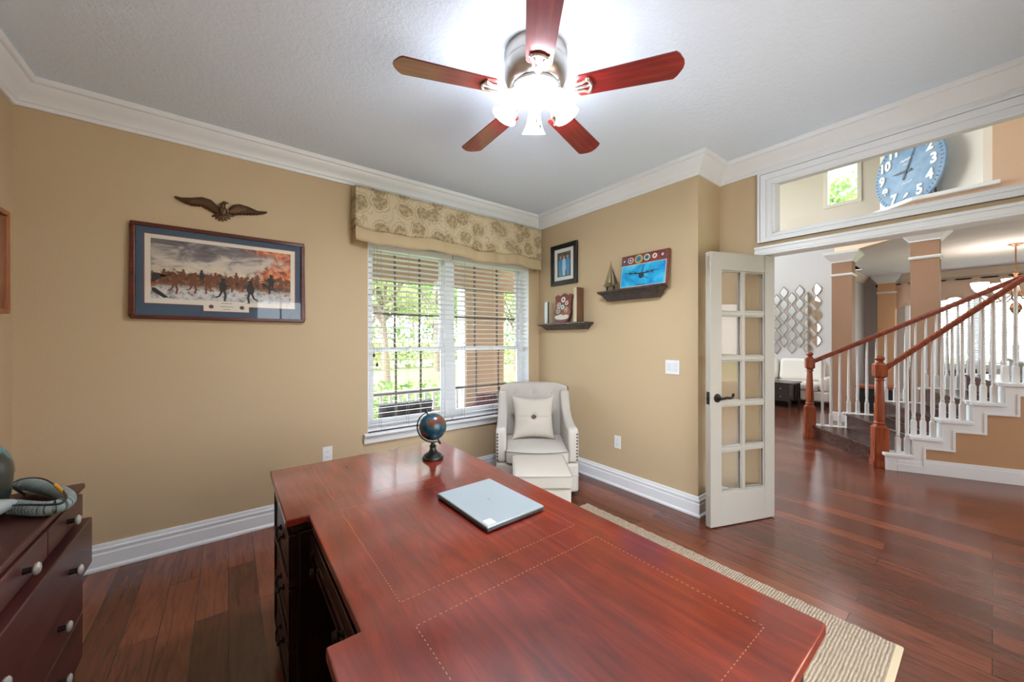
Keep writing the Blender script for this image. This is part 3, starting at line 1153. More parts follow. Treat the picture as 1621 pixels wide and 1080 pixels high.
# ------------------------------------------------------------------ framed battle print and eagle on the back wall
def print_mat():
    m = mat('battle_print', (.5, .5, .5, 1), .6)
    q = NT(m)
    tc = q.n('TexCoord')
    sp_ = q.n('SeparateXYZ')
    q.l(tc.outputs['Object'], sp_.inputs[0])
    mp = q.n('Mapping')
    mp.inputs['Scale'].default_value = (7, 1, 13)
    q.l(tc.outputs['Object'], mp.inputs[0])
    n = q.n('TexNoise', Scale=1., Detail=5., Roughness=.6, Distortion=.7)
    q.l(mp.outputs[0], n.inputs['Vector'])
    n2 = q.n('TexNoise', Scale=34., Detail=5., Roughness=.7)
    q.l(tc.outputs['Object'], n2.inputs['Vector'])
    x, z = sp_.outputs[0], sp_.outputs[2]
    sky = q.ramp(q.math('ADD', n.outputs[0], q.math('MULTIPLY', z, 1.6)), [(.4, srgb(224, 204, 172)), (.6, srgb(196, 184, 170)), (.76, srgb(120, 112, 112)), (.95, srgb(74, 66, 70))])
    fire = q.ramp(q.math('ADD', q.math('MULTIPLY', n.outputs[0], .9), q.math('MULTIPLY', x, 1.1)), [(.62, (0, 0, 0, 1)), (.78, (1, 1, 1, 1))])
    fc = q.ramp(n2.outputs[0], [(.35, srgb(60, 44, 42)), (.5, srgb(208, 104, 58)), (.7, srgb(238, 176, 112))])
    sky = q.mix(fire, sky, fc)
    snow = q.ramp(n2.outputs[0], [(.35, srgb(120, 116, 112)), (.5, srgb(196, 192, 188)), (.7, srgb(222, 218, 212))])
    gr = q.ramp(q.math('ADD', z, q.math('MULTIPLY', n2.outputs[0], .03)), [(.0, (1, 1, 1, 1)), (.001, (0, 0, 0, 1))])
    mass = q.ramp(n2.outputs[0], [(.3, srgb(36, 28, 26)), (.47, srgb(98, 58, 38)), (.6, srgb(158, 98, 58)), (.75, srgb(70, 60, 54))])
    za = q.math('ADD', z, q.math('MULTIPLY', q.math('SUBTRACT', n2.outputs[0], .5), .16))
    band = q.ramp(q.math('ADD', q.math('MULTIPLY', za, 4.), .5), [(.12, (0, 0, 0, 1)), (.2, (1, 1, 1, 1)), (.5, (1, 1, 1, 1)), (.58, (0, 0, 0, 1))])
    low = q.ramp(q.math('ADD', q.math('MULTIPLY', za, 4.), .5), [(.3, (1, 1, 1, 1)), (.36, (0, 0, 0, 1))])
    c = q.mix(low, sky, snow)
    c = q.mix(band, c, mass)
    q.l(c, q.b.inputs['Base Color'])
    return m


fp = thing('framed_print', 'large framed battle scene print in blue mat on the wall under the eagle', 'framed print', (-.0095, YB - .0005, 1.776))
w2, h2 = .4595, .295
b = MB()
for x0_, x1_, z0_, z1_ in ((-w2, w2, -h2, -h2 + .024), (-w2, w2, h2 - .024, h2), (-w2, -w2 + .024, -h2 + .024, h2 - .024), (w2 - .024, w2, -h2 + .024, h2 - .024)):
    b.box(x0_, x1_, -.032, 0, z0_, z1_)
b.build('frame', FRAMEW, fp, bevel=.006, seg=3)
MATB = mat('mat_blue', srgb(66, 86, 104), .85)
MB().box(-w2 + .02, w2 - .02, -.018, -.002, -h2 + .02, h2 - .02).build('mat_board', MATB, fp)
b = MB()
b.box(-.402, .402, -.0192, -.018, -.2, .233)
b.box(-.125, .125, -.0192, -.018, -.237, -.2)
b.build('mat_edge', mat('mat_red', srgb(140, 62, 54), .7), fp)
b = MB()
b.box(-.397, .397, -.0204, -.0192, -.196, .229)
b.box(-.121, .121, -.0204, -.0192, -.233, -.196)
b.build('print_border', mat('print_white', srgb(222, 212, 196), .7), fp)
ar_ = MB().box(-.37, .37, -.0214, -.0204, -.165, .205).build('print', print_mat(), fp)
DK = mat('figure_dark', srgb(44, 44, 44), .7)
BR = mat('figure_brown', srgb(112, 66, 42), .7)


def runner(cx, cz, s, flip, m):
    f = -1 if flip else 1
    b = MB()
    pts = [[(-.012, .05), (.012, .05), (.02, .02), (.012, -.01), (-.014, -.01), (-.02, .02)], [(-.012, -.008), (.0, -.008), (-.014, -.04), (-.034, -.05), (-.038, -.044), (-.022, -.034)], [(.0, -.008), (.012, -.008), (.018, -.034), (.012, -.062), (.024, -.066), (.002, -.066), (.006, -.034)], [(-.018, .04), (.034, .028), (.034, .022), (-.016, .03)], [(-.008, .05), (.006, .05), (.012, .064), (.004, .074), (-.008, .07), (-.012, .06)]]
    for k, p in enumerate(pts):
        pp = [(cx + f * a * s, cz + c * s) for a, c in p]
        if f < 0:
            pp = pp[::-1]
        b.prism(pp, -.0222 - .00005 * k, -.0214, 'XZ')
    return b.build('running_figure', m, ar_, smooth=0)


for cx, cz, s, fl, m in ((-.02, -.09, 1.1, 0, DK), (.13, -.095, 1.15, 1, DK), (-.26, -.07, .95, 0, BR), (-.17, -.06, .95, 0, BR), (-.1, -.06, .9, 1, BR), (.02, -.05, .8, 0, BR), (.08, -.045, .75, 0, BR), (.25, -.03, 1.0, 1, DK), (-.31, -.03, .7, 0, BR), (-.22, -.02, .65, 1, BR), (-.13, -.015, .65, 0, DK), (-.06, -.02, .6, 0, BR), (.05, -.005, .55, 1, BR), (.17, -.01, .6, 0, BR), (.31, -.02, .7, 1, BR)):
    runner(cx, cz, s, fl, m)
b = MB()
for p in ([(-.365, -.07), (-.33, -.04), (-.29, -.02), (-.36, -.005), (-.366, -.03)], [(-.366, -.1), (-.35, -.1), (-.29, -.155), (-.31, -.162), (-.366, -.12)], [(.19, -.03), (.2, -.02), (.26, -.06), (.25, -.07)]):
    b.prism(p, -.0222, -.0214, 'XZ')
b.build('obstacle_beam', DK, ar_, smooth=0)
b = MB()
for zz, w in ((-.178, .06), (-.2, .07), (-.218, .04)):
    b.box(-w / 2, w / 2, -.0208, -.0204, zz - .0015, zz + .0015)
b.build('caption_line', mat('print_ink', srgb(120, 112, 104), .7), fp, smooth=0)
for xx in (-.082, .082):
    b = MB().lathe([(0, 0), (.013, 0), (.013, .0004), (0, .0004)], n=18, M=T(xx, -.0204, -.203) @ RX(PI / 2))
    s = b.build('seal', mat('seal_red', srgb(120, 66, 64), .7), fp)
    MB().lathe([(0, 0), (.007, 0), (.007, .0003), (0, .0003)], n=14, M=T(xx, -.0208, -.203) @ RX(PI / 2)).build('seal_centre', mat('seal_blue', srgb(60, 66, 88), .7), s)
MB().box(-w2 + .02, w2 - .02, -.0275, -.0255, -h2 + .02, h2 - .02).build('glazing', glass_mat('frame_glass', refl=.55), fp)

EG = mat('bronze_eagle', srgb(92, 66, 46), .42, metal=.55, bump=(160, .5, .003))
ea = thing('wall_eagle', 'bronze spread wing eagle ornament above the framed print', 'eagle ornament', (-.034, YB - .0005, 2.21))


def eag(zx, zy):
    p = at(190 + zx * .2037, 300 + zy * .2037, Y=YB)
    return (p.x + .034, p.z - 2.21)


def wing(top, bot, name):
    n = 28
    def samp(pl, t):
        x = t * (len(pl) - 1)
        i = min(int(x), len(pl) - 2)
        a, c = pl[i], pl[i + 1]
        return (a[0] + (c[0] - a[0]) * (x - i), a[1] + (c[1] - a[1]) * (x - i))
    b = MB()
    vs, fs = [], []
    for i in range(n + 1):
        t = i / n
        a, c = samp(top, t), samp(bot, t)
        sc = .006 * (1 if i % 2 else -1) * min(1, 3 * t * (1 - t) + .2)
        c = (c[0], c[1] - sc * .6)
        for j in range(9):
            v = j / 8
            d = -.008 - .02 * math.sin(PI * (1 - v) * .8) * (.4 + .6 * (1 - abs(t - .6))) - (.003 if (j == 3 or j == 6) else 0) - .002 * (i % 2) * v
            vs.append((a[0] + (c[0] - a[0]) * v, d, a[1] + (c[1] - a[1]) * v))
    for i in range(n):
        for j in range(8):
            fs.append((i * 9 + j, i * 9 + j + 1, i * 9 + 10 + j, i * 9 + 9 + j))
    o = b.add(vs, fs).build(name, EG, ea, smooth=60)
    md = o.modifiers.new('thick', 'SOLIDIFY')
    md.thickness = .006
    md.offset = 0


wing([eag(*p) for p in ((430, 58), (480, 72), (560, 74), (640, 68), (710, 90), (780, 155))], [eag(*p) for p in ((430, 68), (490, 104), (560, 130), (640, 136), (710, 175), (770, 205))], 'wing')
wing([eag(*p) for p in ((845, 160), (880, 128), (930, 122), (1000, 145), (1070, 176), (1138, 180))], [eag(*p) for p in ((850, 200), (890, 205), (940, 200), (1010, 202), (1080, 198), (1138, 187))], 'wing')
b = MB()
c = eag(800, 175)
b.ball((c[0], -.022, c[1]), (.024, .018, .034), 18, 12)
c = eag(800, 135)
b.ball((c[0], -.028, c[1]), (.015, .015, .024), 14, 10)
c2 = eag(812, 115)
b.ball((c2[0], -.03, c2[1]), (.0135, .013, .012), 14, 10)
c3, c4 = eag(826, 114), eag(848, 126)
b.tube([(c3[0], -.031, c3[1]), ((c3[0] + c4[0]) / 2, -.033, (c3[1] * .6 + c4[1] * .4) + .001), (c4[0], -.031, c4[1])], [.0065, .005, .001], 8)
b.build('body', EG, ea, smooth=60)
b = MB()
for k in range(7):
    a, e = eag(800, 195), eag(712 + k * 29, 205 + 48 * math.sin(PI * (k + .3) / 6.6))
    b.tube([(a[0], -.018, a[1]), ((a[0] + e[0]) / 2, -.016, (a[1] + e[1]) / 2), (e[0], -.008, e[1])], [.006, .009, .004], 8, squash=.7)
b.build('tail', EG, ea, smooth=60)


def outlet(name, loc, rz, label):
    t = thing(name, label, 'outlet', loc, rz)
    MB().box(-.035, .035, -.0055, 0, -.057, .057).build('cover_plate', TRIM, t, bevel=.002)
    for s in (-.02, .02):
        r = MB().prism([(.0165 * math.cos(a), s + .0145 * max(-.85, min(.85, math.sin(a) * 1.1))) for a in [2 * PI * k / 20 for k in range(20)]], -.0075, -.0055, 'XZ').build('receptacle', TRIM, t)
        b = MB()
        for xx in (-.006, .006):
            b.box(xx - .001, xx + .001, -.0079, -.0074, s - .001, s + .007)
        b.ball((0, -.0076, s - .007), (.002, .0005, .002), 8, 5)
        b.build('slot', BLACK, r, smooth=0)


outlet('wall_outlet', (.611, YB - .0005, .461), 0, 'white wall outlet behind the desk, below and left of the window sill')
outlet('wall_outlet', (XR - .0005, 2.085, .419), PI / 2 * -1, 'white wall outlet low on the tan wall right of the armchair')
sw = thing('light_switch', 'white double rocker light switch on the tan wall near the french door', 'light switch', (XR - .0005, 1.561, 1.134), -PI / 2)
MB().box(-.058, .058, -.0055, 0, -.057, .057).build('cover_plate', TRIM, sw, bevel=.002)
for s in (-.024, .024):
    MB().prism([(-.0055, -.033), (-.0085, -.033), (-.0065, 0), (-.0105, .033), (-.0055, .033)], s - .017, s + .017, 'YZ').build('rocker', mat('rocker_white', srgb(222, 224, 228), .3), sw)

# ------------------------------------------------------------------ things on the right wall
pf = thing('photo_frame', 'black framed family snapshot hanging above the lower wall shelf', 'picture frame', (XR - .0005, 2.757, 2.152), -PI / 2)
w2, h2 = .1895, .216
for d0, d1, w_ in ((0, .02, .03), (0, .028, .012), (0, .014, .045)):
    pass
b = MB()
b.frame(-w2, w2, -h2, h2, .022, -.026, 0)
b.frame(-w2 + .02, w2 - .02, -h2 + .02, h2 - .02, .014, -.018, 0)
b.frame(-w2 + .032, w2 - .032, -h2 + .032, h2 - .032, .016, -.022, 0)
b.build('frame', BLACK, pf, bevel=.003)
MB().box(-w2 + .04, w2 - .04, -.01, -.002, -h2 + .04, h2 - .04).build('mat_board', WHITEP, pf)
ph = MB().box(-.098, .098, -.011, -.01, -.13, .13).build('snapshot', mat('snapshot_dark', srgb(66, 62, 54), .5, noise=((9, 9, 9), srgb(120, 118, 112), .4, .7)), pf)
SHB, SHW, SKN = mat('shirt_blue', srgb(70, 150, 210), .6), mat('shirt_pale', srgb(190, 215, 235), .6), mat('snap_skin', srgb(200, 160, 140), .6)
for k, (xx, m) in enumerate(((-.05, SHB), (.0, SHW), (.055, SHB))):
    f = MB()
    f.prism([(xx - .026, -.06), (xx + .026, -.06), (xx + .03, .03), (xx + .016, .06), (xx - .016, .06), (xx - .03, .03)], -.0116, -.011, 'XZ')
    f.prism([(xx - .018, -.12), (xx + .018, -.12), (xx + .022, -.06), (xx - .022, -.06)], -.0114, -.011, 'XZ')
    o = f.build('figure', m, ph, smooth=0)
    MB().prism([(xx + .012 * math.cos(a), .076 + .015 * math.sin(a)) for a in [2 * PI * q / 14 for q in range(14)]], -.0117, -.011, 'XZ').build('figure_head', SKN, ph, smooth=0)
MB().box(-w2 + .03, w2 - .03, -.0165, -.015, -h2 + .03, h2 - .03).build('glazing', GLASS, pf)


def wall_shelf(name, y0, y1, ztop_, hgt, depth, label):
    t = thing(name, label, 'shelf', (XR - .0005, (y0 + y1) / 2, ztop_), -PI / 2)
    w = (y1 - y0) / 2
    MB().box(-w, w, -depth, 0, -.014, 0).build('shelf_board', SHELFW, t, bevel=.003)
    prof = [(0, 0), (1, 0), (.93, -.12), (.8, -.22), (.68, -.42), (.62, -.62), (.5, -.8), (.42, -1), (0, -1)]
    m = len(prof)
    vs = []
    hh = hgt - .014
    for d, z in prof:
        dd = (1 - d) * depth * .95
        vs += [(-w + dd * .9, -d * depth * .96, -.014 + z * hh), (w - dd * .9, -d * depth * .96, -.014 + z * hh)]
    vs2 = vs
    fs = [(2 * i, 2 * i + 1, 2 * i + 3, 2 * i + 2) for i in range(m - 1)]
    # ends: fan back to the wall
    nb = len(vs2)
    for i in range(m):
        vs2.append((vs2[2 * i][0], 0, vs2[2 * i][2]))
        vs2.append((vs2[2 * i + 1][0], 0, vs2[2 * i + 1][2]))
    for i in range(m - 1):
        fs.append((2 * i, 2 * i + 2, nb + 2 * i + 2, nb + 2 * i))
        fs.append((2 * i + 1, 2 * i + 3, nb + 2 * i + 3, nb + 2 * i + 1))
    MB().add(vs2, fs).build('crown_moulding', SHELFW, t, smooth=30)
    return t


wall_shelf('wall_shelf', 2.365, 3.05, 1.528, .07, .13, 'dark wooden ledge shelf in the corner, the lower of the two wall shelves')
wall_shelf('wall_shelf', 1.6, 2.225, 1.795, .09, .125, 'dark wooden ledge shelf carrying the sailboat and the aircraft plaque')

S1, S2 = 1.5285, 1.7955
t = thing('shield_plaque', 'shield shaped red wood plaque with round unit patches on the lower shelf', 'plaque', (XR - .06, 2.74, S1), -PI / 2)
RED = wood('plaque_red', srgb(92, 40, 36), srgb(122, 58, 50), srgb(140, 74, 64), 'X', 2, .4)
prof = [(-.07, 0), (.07, 0), (.105, .05), (.125, .11), (.11, .17), (.115, .23), (.13, .29), (.09, .305), (.06, .285), (.03, .3), (0, .315), (-.03, .3), (-.06, .285), (-.09, .305), (-.13, .29), (-.115, .23), (-.11, .17), (-.125, .11), (-.105, .05)]
LEAN = RX(math.radians(-8))
o = MB().prism(prof, -.01, .01, 'XZ').build('shield', RED, t, bevel=.004)
o.matrix_local = T(0, .0, .002) @ LEAN
PC = [mat('patch_%s' % n_, c, .6) for n_, c in (('white', srgb(214, 210, 200)), ('teal', srgb(70, 130, 140)), ('blue', srgb(58, 88, 140)), ('gold', srgb(206, 176, 84)), ('dark', srgb(44, 50, 62)), ('red', srgb(150, 70, 60)))]


def patch(parent, x, z, r, y, ca, cb, cc=None):
    d = MB().lathe([(0, 0), (r, 0), (r, .002), (0, .002)], n=24, M=T(x, y, z) @ RX(PI / 2)).build('patch', PC[ca], parent)
    MB().lathe([(0, .002), (r * .74, .002), (r * .74, .0028), (0, .0028)], n=20, M=T(x, y, z) @ RX(PI / 2)).build('patch_field', PC[cb], d)
    if cc is not None:
        MB().prism([(x - r * .35, z - r * .25), (x + r * .1, z - r * .4), (x + r * .4, z + r * .1), (x + r * .05, z + r * .42), (x - r * .25, z + r * .2)], y - .0034, y - .0026, 'XZ').build('patch_emblem', PC[cc], d)


for x, z, r, a, b_, c_ in ((0, .245, .03, 0, 0, 4), (-.058, .19, .029, 0, 5, 0), (.055, .205, .03, 5, 0, 5), (0, .165, .031, 1, 0, 1), (-.062, .13, .03, 0, 4, 0), (.055, .135, .03, 3, 5, 0)):
    patch(o, x, z, r, -.01, a, b_, c_)
b = MB().prism([(-.095, .045), (-.06, .035), (0, .03), (.06, .035), (.095, .045), (.1, .075), (.06, .085), (.02, .078), (-.02, .09), (-.06, .08), (-.1, .075)], -.0125, -.0098, 'XZ')
b.build('name_panel', PC[0], o)

t = thing('wooden_block', 'tall brown wooden block with a pale face at the right end of the lower shelf', 'wooden block', (XR - .062, 2.505, S1), -PI / 2)
MB().box(-.02, .022, -.05, .05, 0, .345).build('block', wood('block_brown', srgb(74, 46, 32), srgb(104, 68, 48), srgb(128, 88, 62), 'Z', 1.5, .5), t, bevel=.004)
MB().box(-.018, .02, -.0535, -.0502, .003, .342).build('pale_face', mat('block_cream', srgb(206, 192, 166), .6), t)
t = thing('slim_frame', 'slim pale grey upright frame at the corner end of the lower shelf', 'frame', (XR - .06, 2.97, S1), -PI / 2)
MB().box(-.022, .022, -.014, -.004, 0, .235).build('panel', mat('slim_pale', srgb(206, 212, 212), .4), t, bevel=.002)
MB().box(-.022, .022, -.0038, .012, 0, .235).build('back_board', mat('slim_dark', srgb(56, 58, 58), .5), t)

# sailboat model
t = thing('model_sailboat', 'small bronze sailboat model at the left end of the upper shelf', 'model boat', (XR - .06, 2.112, S2), -PI / 2)
BZ = mat('boat_bronze', srgb(158, 138, 108), .35, metal=.6)
MB().grid(lambda u, v: ((u - .5) * .17, (v - .5) * .046 * math.sin(PI * min(1, u * .93 + .05)) ** .6, .036 + .02 * abs(v - .5) * 2 * 1. + .012 * (u - .5) ** 2 * 4 - .0 * u), 20, 8).build('hull', BZ, t, smooth=60)
MB().grid(lambda u, v: ((u - .5) * .165, (v - .5) * .044 * math.sin(PI * min(1, u * .93 + .05)) ** .6, .056 + .012 * (u - .5) ** 2 * 4), 20, 4).build('deck', BZ, t, smooth=60)
MB().tube([(.0, 0, .05), (.0, 0, .27)], [.0035, .0015], 8).build('mast', DARKM, t)
MB().tube([(.0, 0, .072), (-.078, 0, .068)], .002, 6).build('boom', DARKM, t)
o = MB().grid(lambda u, v: (-.004 - .07 * u * (1 - v) , .008 * math.sin(PI * u) * (1 - v), .074 + .185 * v), 8, 12).build('main_sail', BZ, t, smooth=60)
md = o.modifiers.new('t', 'SOLIDIFY')
md.thickness = .002
o = MB().grid(lambda u, v: (.004 + .07 * (1 - v) * (.45 + .55 * u), .006 * math.sin(PI * u) * (1 - v), .066 + .165 * v), 6, 12).build('jib', mat('boat_dark', srgb(70, 56, 44), .4, metal=.5), t, smooth=60)
md = o.modifiers.new('t', 'SOLIDIFY')
md.thickness = .002
b = MB()
for xx in (-.045, .03):
    b.lathe([(0, 0), (.018, 0), (.016, .006), (.007, .014), (.007, .03), (.013, .04), (0, .042)], (xx, 0, 0), 12)
b.build('cradle', DARKM, t)

# aircraft plaque
t = thing('aircraft_plaque', 'red wood plaque with a dark aircraft on blue sky on the upper shelf', 'plaque', (XR - .06, 1.786, S2), -PI / 2)
LEAN2 = T(0, -.022, .002) @ RX(math.radians(-8))
o = MB().box(-.222, .222, 0, .022, 0, .293).build('board', RED, t, bevel=.004)
o.matrix_local = LEAN2


def sky_pic():
    m = mat('sky_picture', srgb(30, 150, 205), .3)
    q = NT(m)
    tc = q.n('TexCoord')
    n = q.n('TexNoise', Scale=7., Detail=4., Distortion=.5)
    q.l(tc.outputs['Object'], n.inputs['Vector'])
    q.l(q.ramp(n.outputs[0], [(.35, srgb(16, 126, 190)), (.52, srgb(32, 168, 216)), (.7, srgb(110, 208, 226))]), q.b.inputs['Base Color'])
    return m


p = MB().box(-.21, .205, -.002, 0, .012, .2).build('sky_print', sky_pic(), o)
MB().frame(-.213, .208, .009, .203, .004, -.003, 0).build('print_edge', PC[0], o)
b = MB()
cx, cz = -.012, .105


def blob(b, pts, d):
    b.prism([(cx + a, cz + c) for a, c in pts], -.0026 - d, -.0018, 'XZ')


blob(b, [(.026 * math.cos(2 * PI * k / 20), .026 * math.sin(2 * PI * k / 20) - .004) for k in range(20)], 0)
b.build('aircraft_fuselage', PC[4], p)
b = MB()
blob(b, [(-.165, .028), (-.02, .008), (.02, .008), (.165, .022), (.165, .026), (.02, .02), (-.02, .02), (-.165, .033)], .0001)
b.build('aircraft_wing', PC[4], p)
b = MB()
blob(b, [(-.004, .015), (.006, .015), (.022, .085), (.017, .086)], .0002)
blob(b, [(.02, -.018), (.075, -.046), (.076, -.043), (.024, -.013)], .0002)
b.build('aircraft_tail', PC[4], p)
for xx in (-.105, -.06, .055, .1):
    b = MB()
    zz = .022 if xx < 0 else .018
    blob(b, [(xx + .009 * math.cos(2 * PI * k / 12), zz + .009 * math.sin(2 * PI * k / 12)) for k in range(12)], .0003)
    for a in (.7, .7 + PI / 2):
        dx, dz = math.cos(a), math.sin(a)
        blob(b, [(xx + dx * .026 - dz * .0022, zz + dz * .026 + dx * .0022), (xx - dx * .026 - dz * .0022, zz - dz * .026 + dx * .0022), (xx - dx * .026 + dz * .0022, zz - dz * .026 - dx * .0022), (xx + dx * .026 + dz * .0022, zz + dz * .026 - dx * .0022)], .0004 + a * .00005)
    b.build('aircraft_propeller', PC[4], p, smooth=0)
b = MB()
for k in range(7):
    b.box(-.06 + k * .014, -.052 + k * .014 + .002, -.0026, -.0018, .017, .023 + .002 * (k % 2))
b.build('signature', PC[4], p, smooth=0)
for x, z, r, a, b_, c_ in ((-.19, .245, .024, 2, 4, 0), (-.128, .245, .027, 0, 4, 0), (-.05, .247, .038, 3, 1, 2), (.028, .25, .028, 0, 1, 4), (.1, .25, .028, 5, 0, 5), (.17, .25, .026, 4, 5, 0)):
    patch(o, x, z, r, 0, a, b_, c_)
b = MB()
b.box(-.02, -.012, -.001, .0, .001, .007)
b.build('gold_pin', PC[3], o)

# ------------------------------------------------------------------ armchair, pillow, ottoman
CRZ = -math.radians(38)
VR, VF = Vector((.793, -.609)), Vector((.609, .793))


def room(lat, dep):
    p = VR * lat + VF * dep
    return p.x, p.y


ax, ay = room(.215, 3.44)
ch = thing('armchair', 'grey linen button tufted armchair with nailhead trim in the corner by the window', 'armchair', (ax, ay, FZ), CRZ)
WV = .345
# back: curved shell
def back_pt(u, v, front):
    x = (u - .5) * 2
    top = .9 - .035 * abs(x) ** 6
    z = .28 + (top - .28) * v
    xs = x * (WV - .012 * (1 - v)) * (1 - .03 * v ** 6)
    y = .262 - .075 * abs(x) ** 3.2 + .075 * v
    if front:
        dim = 0
        for tx, tz in ((-.19, .8), (0, .8), (.19, .8), (-.1, .69), (.1, .69), (-.19, .59), (0, .59), (.19, .59)):
            d2 = ((xs - tx) ** 2 + (z - tz) ** 2) / .0011
            dim += math.exp(-d2)
        y += .02 * dim - .012 * math.sin(PI * v) - .012 * math.cos(x * PI / 2)
    else:
        y += .088 - .03 * abs(x) ** 3
    return (xs, y, z)


nu, nv = 44, 34
b = MB()
vs = [back_pt(i / nu, j / nv, True) for j in range(nv + 1) for i in range(nu + 1)]
vs += [back_pt(i / nu, j / nv, False) for j in range(nv + 1) for i in range(nu + 1)]
W_ = nu + 1
o_ = W_ * (nv + 1)
fs = []
for j in range(nv):
    for i in range(nu):
        a = j * W_ + i
        fs.append((a, a + 1, a + W_ + 1, a + W_))
        fs.append((o_ + a, o_ + a + W_, o_ + a + W_ + 1, o_ + a + 1))
for i in range(nu):
    for j in (0, nv):
        a = j * W_ + i
        fs.append((a, a + 1, o_ + a + 1, o_ + a))
for j in range(nv):
    for i in (0, nu):
        a = j * W_ + i
        fs.append((a, a + W_, o_ + a + W_, o_ + a))
b.add(vs, fs).build('backrest', GREYF, ch, smooth=60, bevel=.018, seg=3)
for tx, tz in ((-.19, .8), (0, .8), (.19, .8), (-.1, .69), (.1, .69), (-.19, .59), (.19, .59)):
    u = .5 + tx / (2 * WV)
    v = (tz - .28) / .62
    p = back_pt(u, v, True)
    MB().ball((tx, p[1] - .003, tz), (.011, .006, .011), 12, 8).build('tuft_button', GREYF, ch)
# arms: swoop from the back wing down to the front
for s in (-1, 1):
    prof = [(-.335, .3), (-.345, .42), (-.335, .56), (-.3, .592), (-.22, .588), (-.12, .592), (-.02, .61), (.07, .645), (.14, .7), (.19, .765), (.225, .83), (.29, .84), (.33, .6), (.33, .3)]
    x0_, x1_ = sorted((s * .262, s * .35))
    MB().prism(prof, x0_, x1_, 'YZ').build('arm', GREYF, ch, smooth=50, bevel=.03, seg=4)
    b = MB()
    for k in range(9):
        z = .545 - k * .027
        b.ball((s * .334, -.345 + .002 * k * 0, z), (.007, .005, .007), 10, 6)
    for k in range(17):
        t = k / 16
        z = .62 + t * .24
        p = back_pt(.5 + s * .495, (z - .28) / .62, True)
        b.ball((s * (WV + .0), p[1] + .022, z), (.006, .007, .007), 10, 6)
    b.build('nailhead_trim', mat('nailhead_bronze', srgb(70, 58, 48), .35, metal=.8), ch)


def cushion(w, d, z0, z1, bow, n=26, crown=.02):
    """box cushion with bowed front (-y) and soft crowned faces"""
    b = MB()
    def plan(u, v):
        x = (u - .5) * w
        f = -d / 2 - bow * (1 - (2 * (u - .5)) ** 2)
        y = f + (d / 2 - f) * v
        return x, y
    vs, fs = [], []
    for top in (1, 0):
        for j in range(n + 1):
            for i in range(n + 1):
                u, v = i / n, j / n
                x, y = plan(u, v)
                c = (1 - (2 * u - 1) ** 4) * (1 - (2 * v - 1) ** 4)
                vs.append((x, y, (z1 + crown * c) if top else z0))
    W = n + 1
    q = W * W
    for j in range(n):
        for i in range(n):
            a = j * W + i
            fs.append((a, a + 1, a + W + 1, a + W))
            fs.append((q + a, q + a + W, q + a + W + 1, q + a + 1))
    ring = [i for i in range(n)] + [j * W + n for j in range(n)] + [n * W + i for i in range(n, 0, -1)] + [j * W for j in range(n, 0, -1)]
    for k in range(len(ring)):
        a, c = ring[k], ring[(k + 1) % len(ring)]
        fs.append((a, c, q + c, q + a))
    b.add(vs, fs)
    edge = [vs[k] for k in ring]
    return b, edge


b, edge = cushion(.53, .56, .3, .405, .055)
sc = b.build('seat_cushion', GREYF, ch, smooth=50, bevel=.015, seg=3)
sc.location = (0, -.08, 0)
PIPE = mat('piping_grey', srgb(128, 122, 114), .9)
MB().tube([(p[0], p[1], .403) for p in edge] + [(edge[0][0], edge[0][1], .403)], .0045, 6).build('piping', PIPE, sc)
b, edge = cushion(.7, .6, .055, .298, .05, crown=0)
o = b.build('seat_base', GREYF, ch, smooth=50, bevel=.02, seg=3)
o.location = (0, -.03, 0)
b, edge = cushion(.704, .6, .19, .202, .052, crown=0)
o = b.build('base_welt', mat('welt_grey', srgb(176, 169, 160), .9), ch, smooth=50)
o.location = (0, -.031, 0)
for sx in (-1, 1):
    for yy in (-.27, .24):
        MB().lathe([(.014, 0), (.022, .056), (0, .056)], (sx * .29, yy, 0), 12).build('leg', DARKW, ch)

# pillow
px_, py_ = room(.2, 3.40)
pil = thing('throw_pillow', 'cream throw pillow with a brown button leaning in the armchair', 'pillow', (px_, py_, FZ + .418), CRZ)


def pil_pt(u, v, s):
    x, z = 2 * u - 1, 2 * v - 1
    pinch = 1 - .1 * (1 - x * x) * abs(z) - 0
    pz = 1 - .12 * (1 - x * x) ** 1 * (abs(z) > 0)
    X_ = .205 * x * (1 - .15 * (1 - z * z))
    Z_ = .205 * z * (1 - .15 * (1 - x * x)) + .2
    th = .075 * ((1 - x ** 2) * (1 - z ** 2)) ** .42
    if s < 0:
        th *= 1 - .55 * math.exp(-(x * x + z * z) / .03) - .1 * math.exp(-(z / .05) ** 2)
    return (X_, s * th, Z_)


b = MB()
for s in (-1, 1):
    b.grid(lambda u, v: pil_pt(u, v, s), 36, 36)
o = b.build('cover', CREAMF, pil, smooth=70)
PL = RX(math.radians(-17)) @ T(0, -.0, 0)
o.matrix_local = PL
bt = MB().lathe([(0, 0), (.024, 0), (.026, .004), (.021, .008), (.012, .006), (0, .006)], n=24, M=T(0, -.042, .2) @ RX(PI / 2)).build('button', BUTTON, pil)
bt.matrix_local = PL
b = MB().tube([(pil_pt(i / 24, .5, -1)[0], pil_pt(i / 24, .5, -1)[1] - .0005, .2) for i in range(25)], .0022, 6)
o = b.build('centre_seam', mat('seam_cream', srgb(196, 188, 174), .9), pil)
o.matrix_local = PL

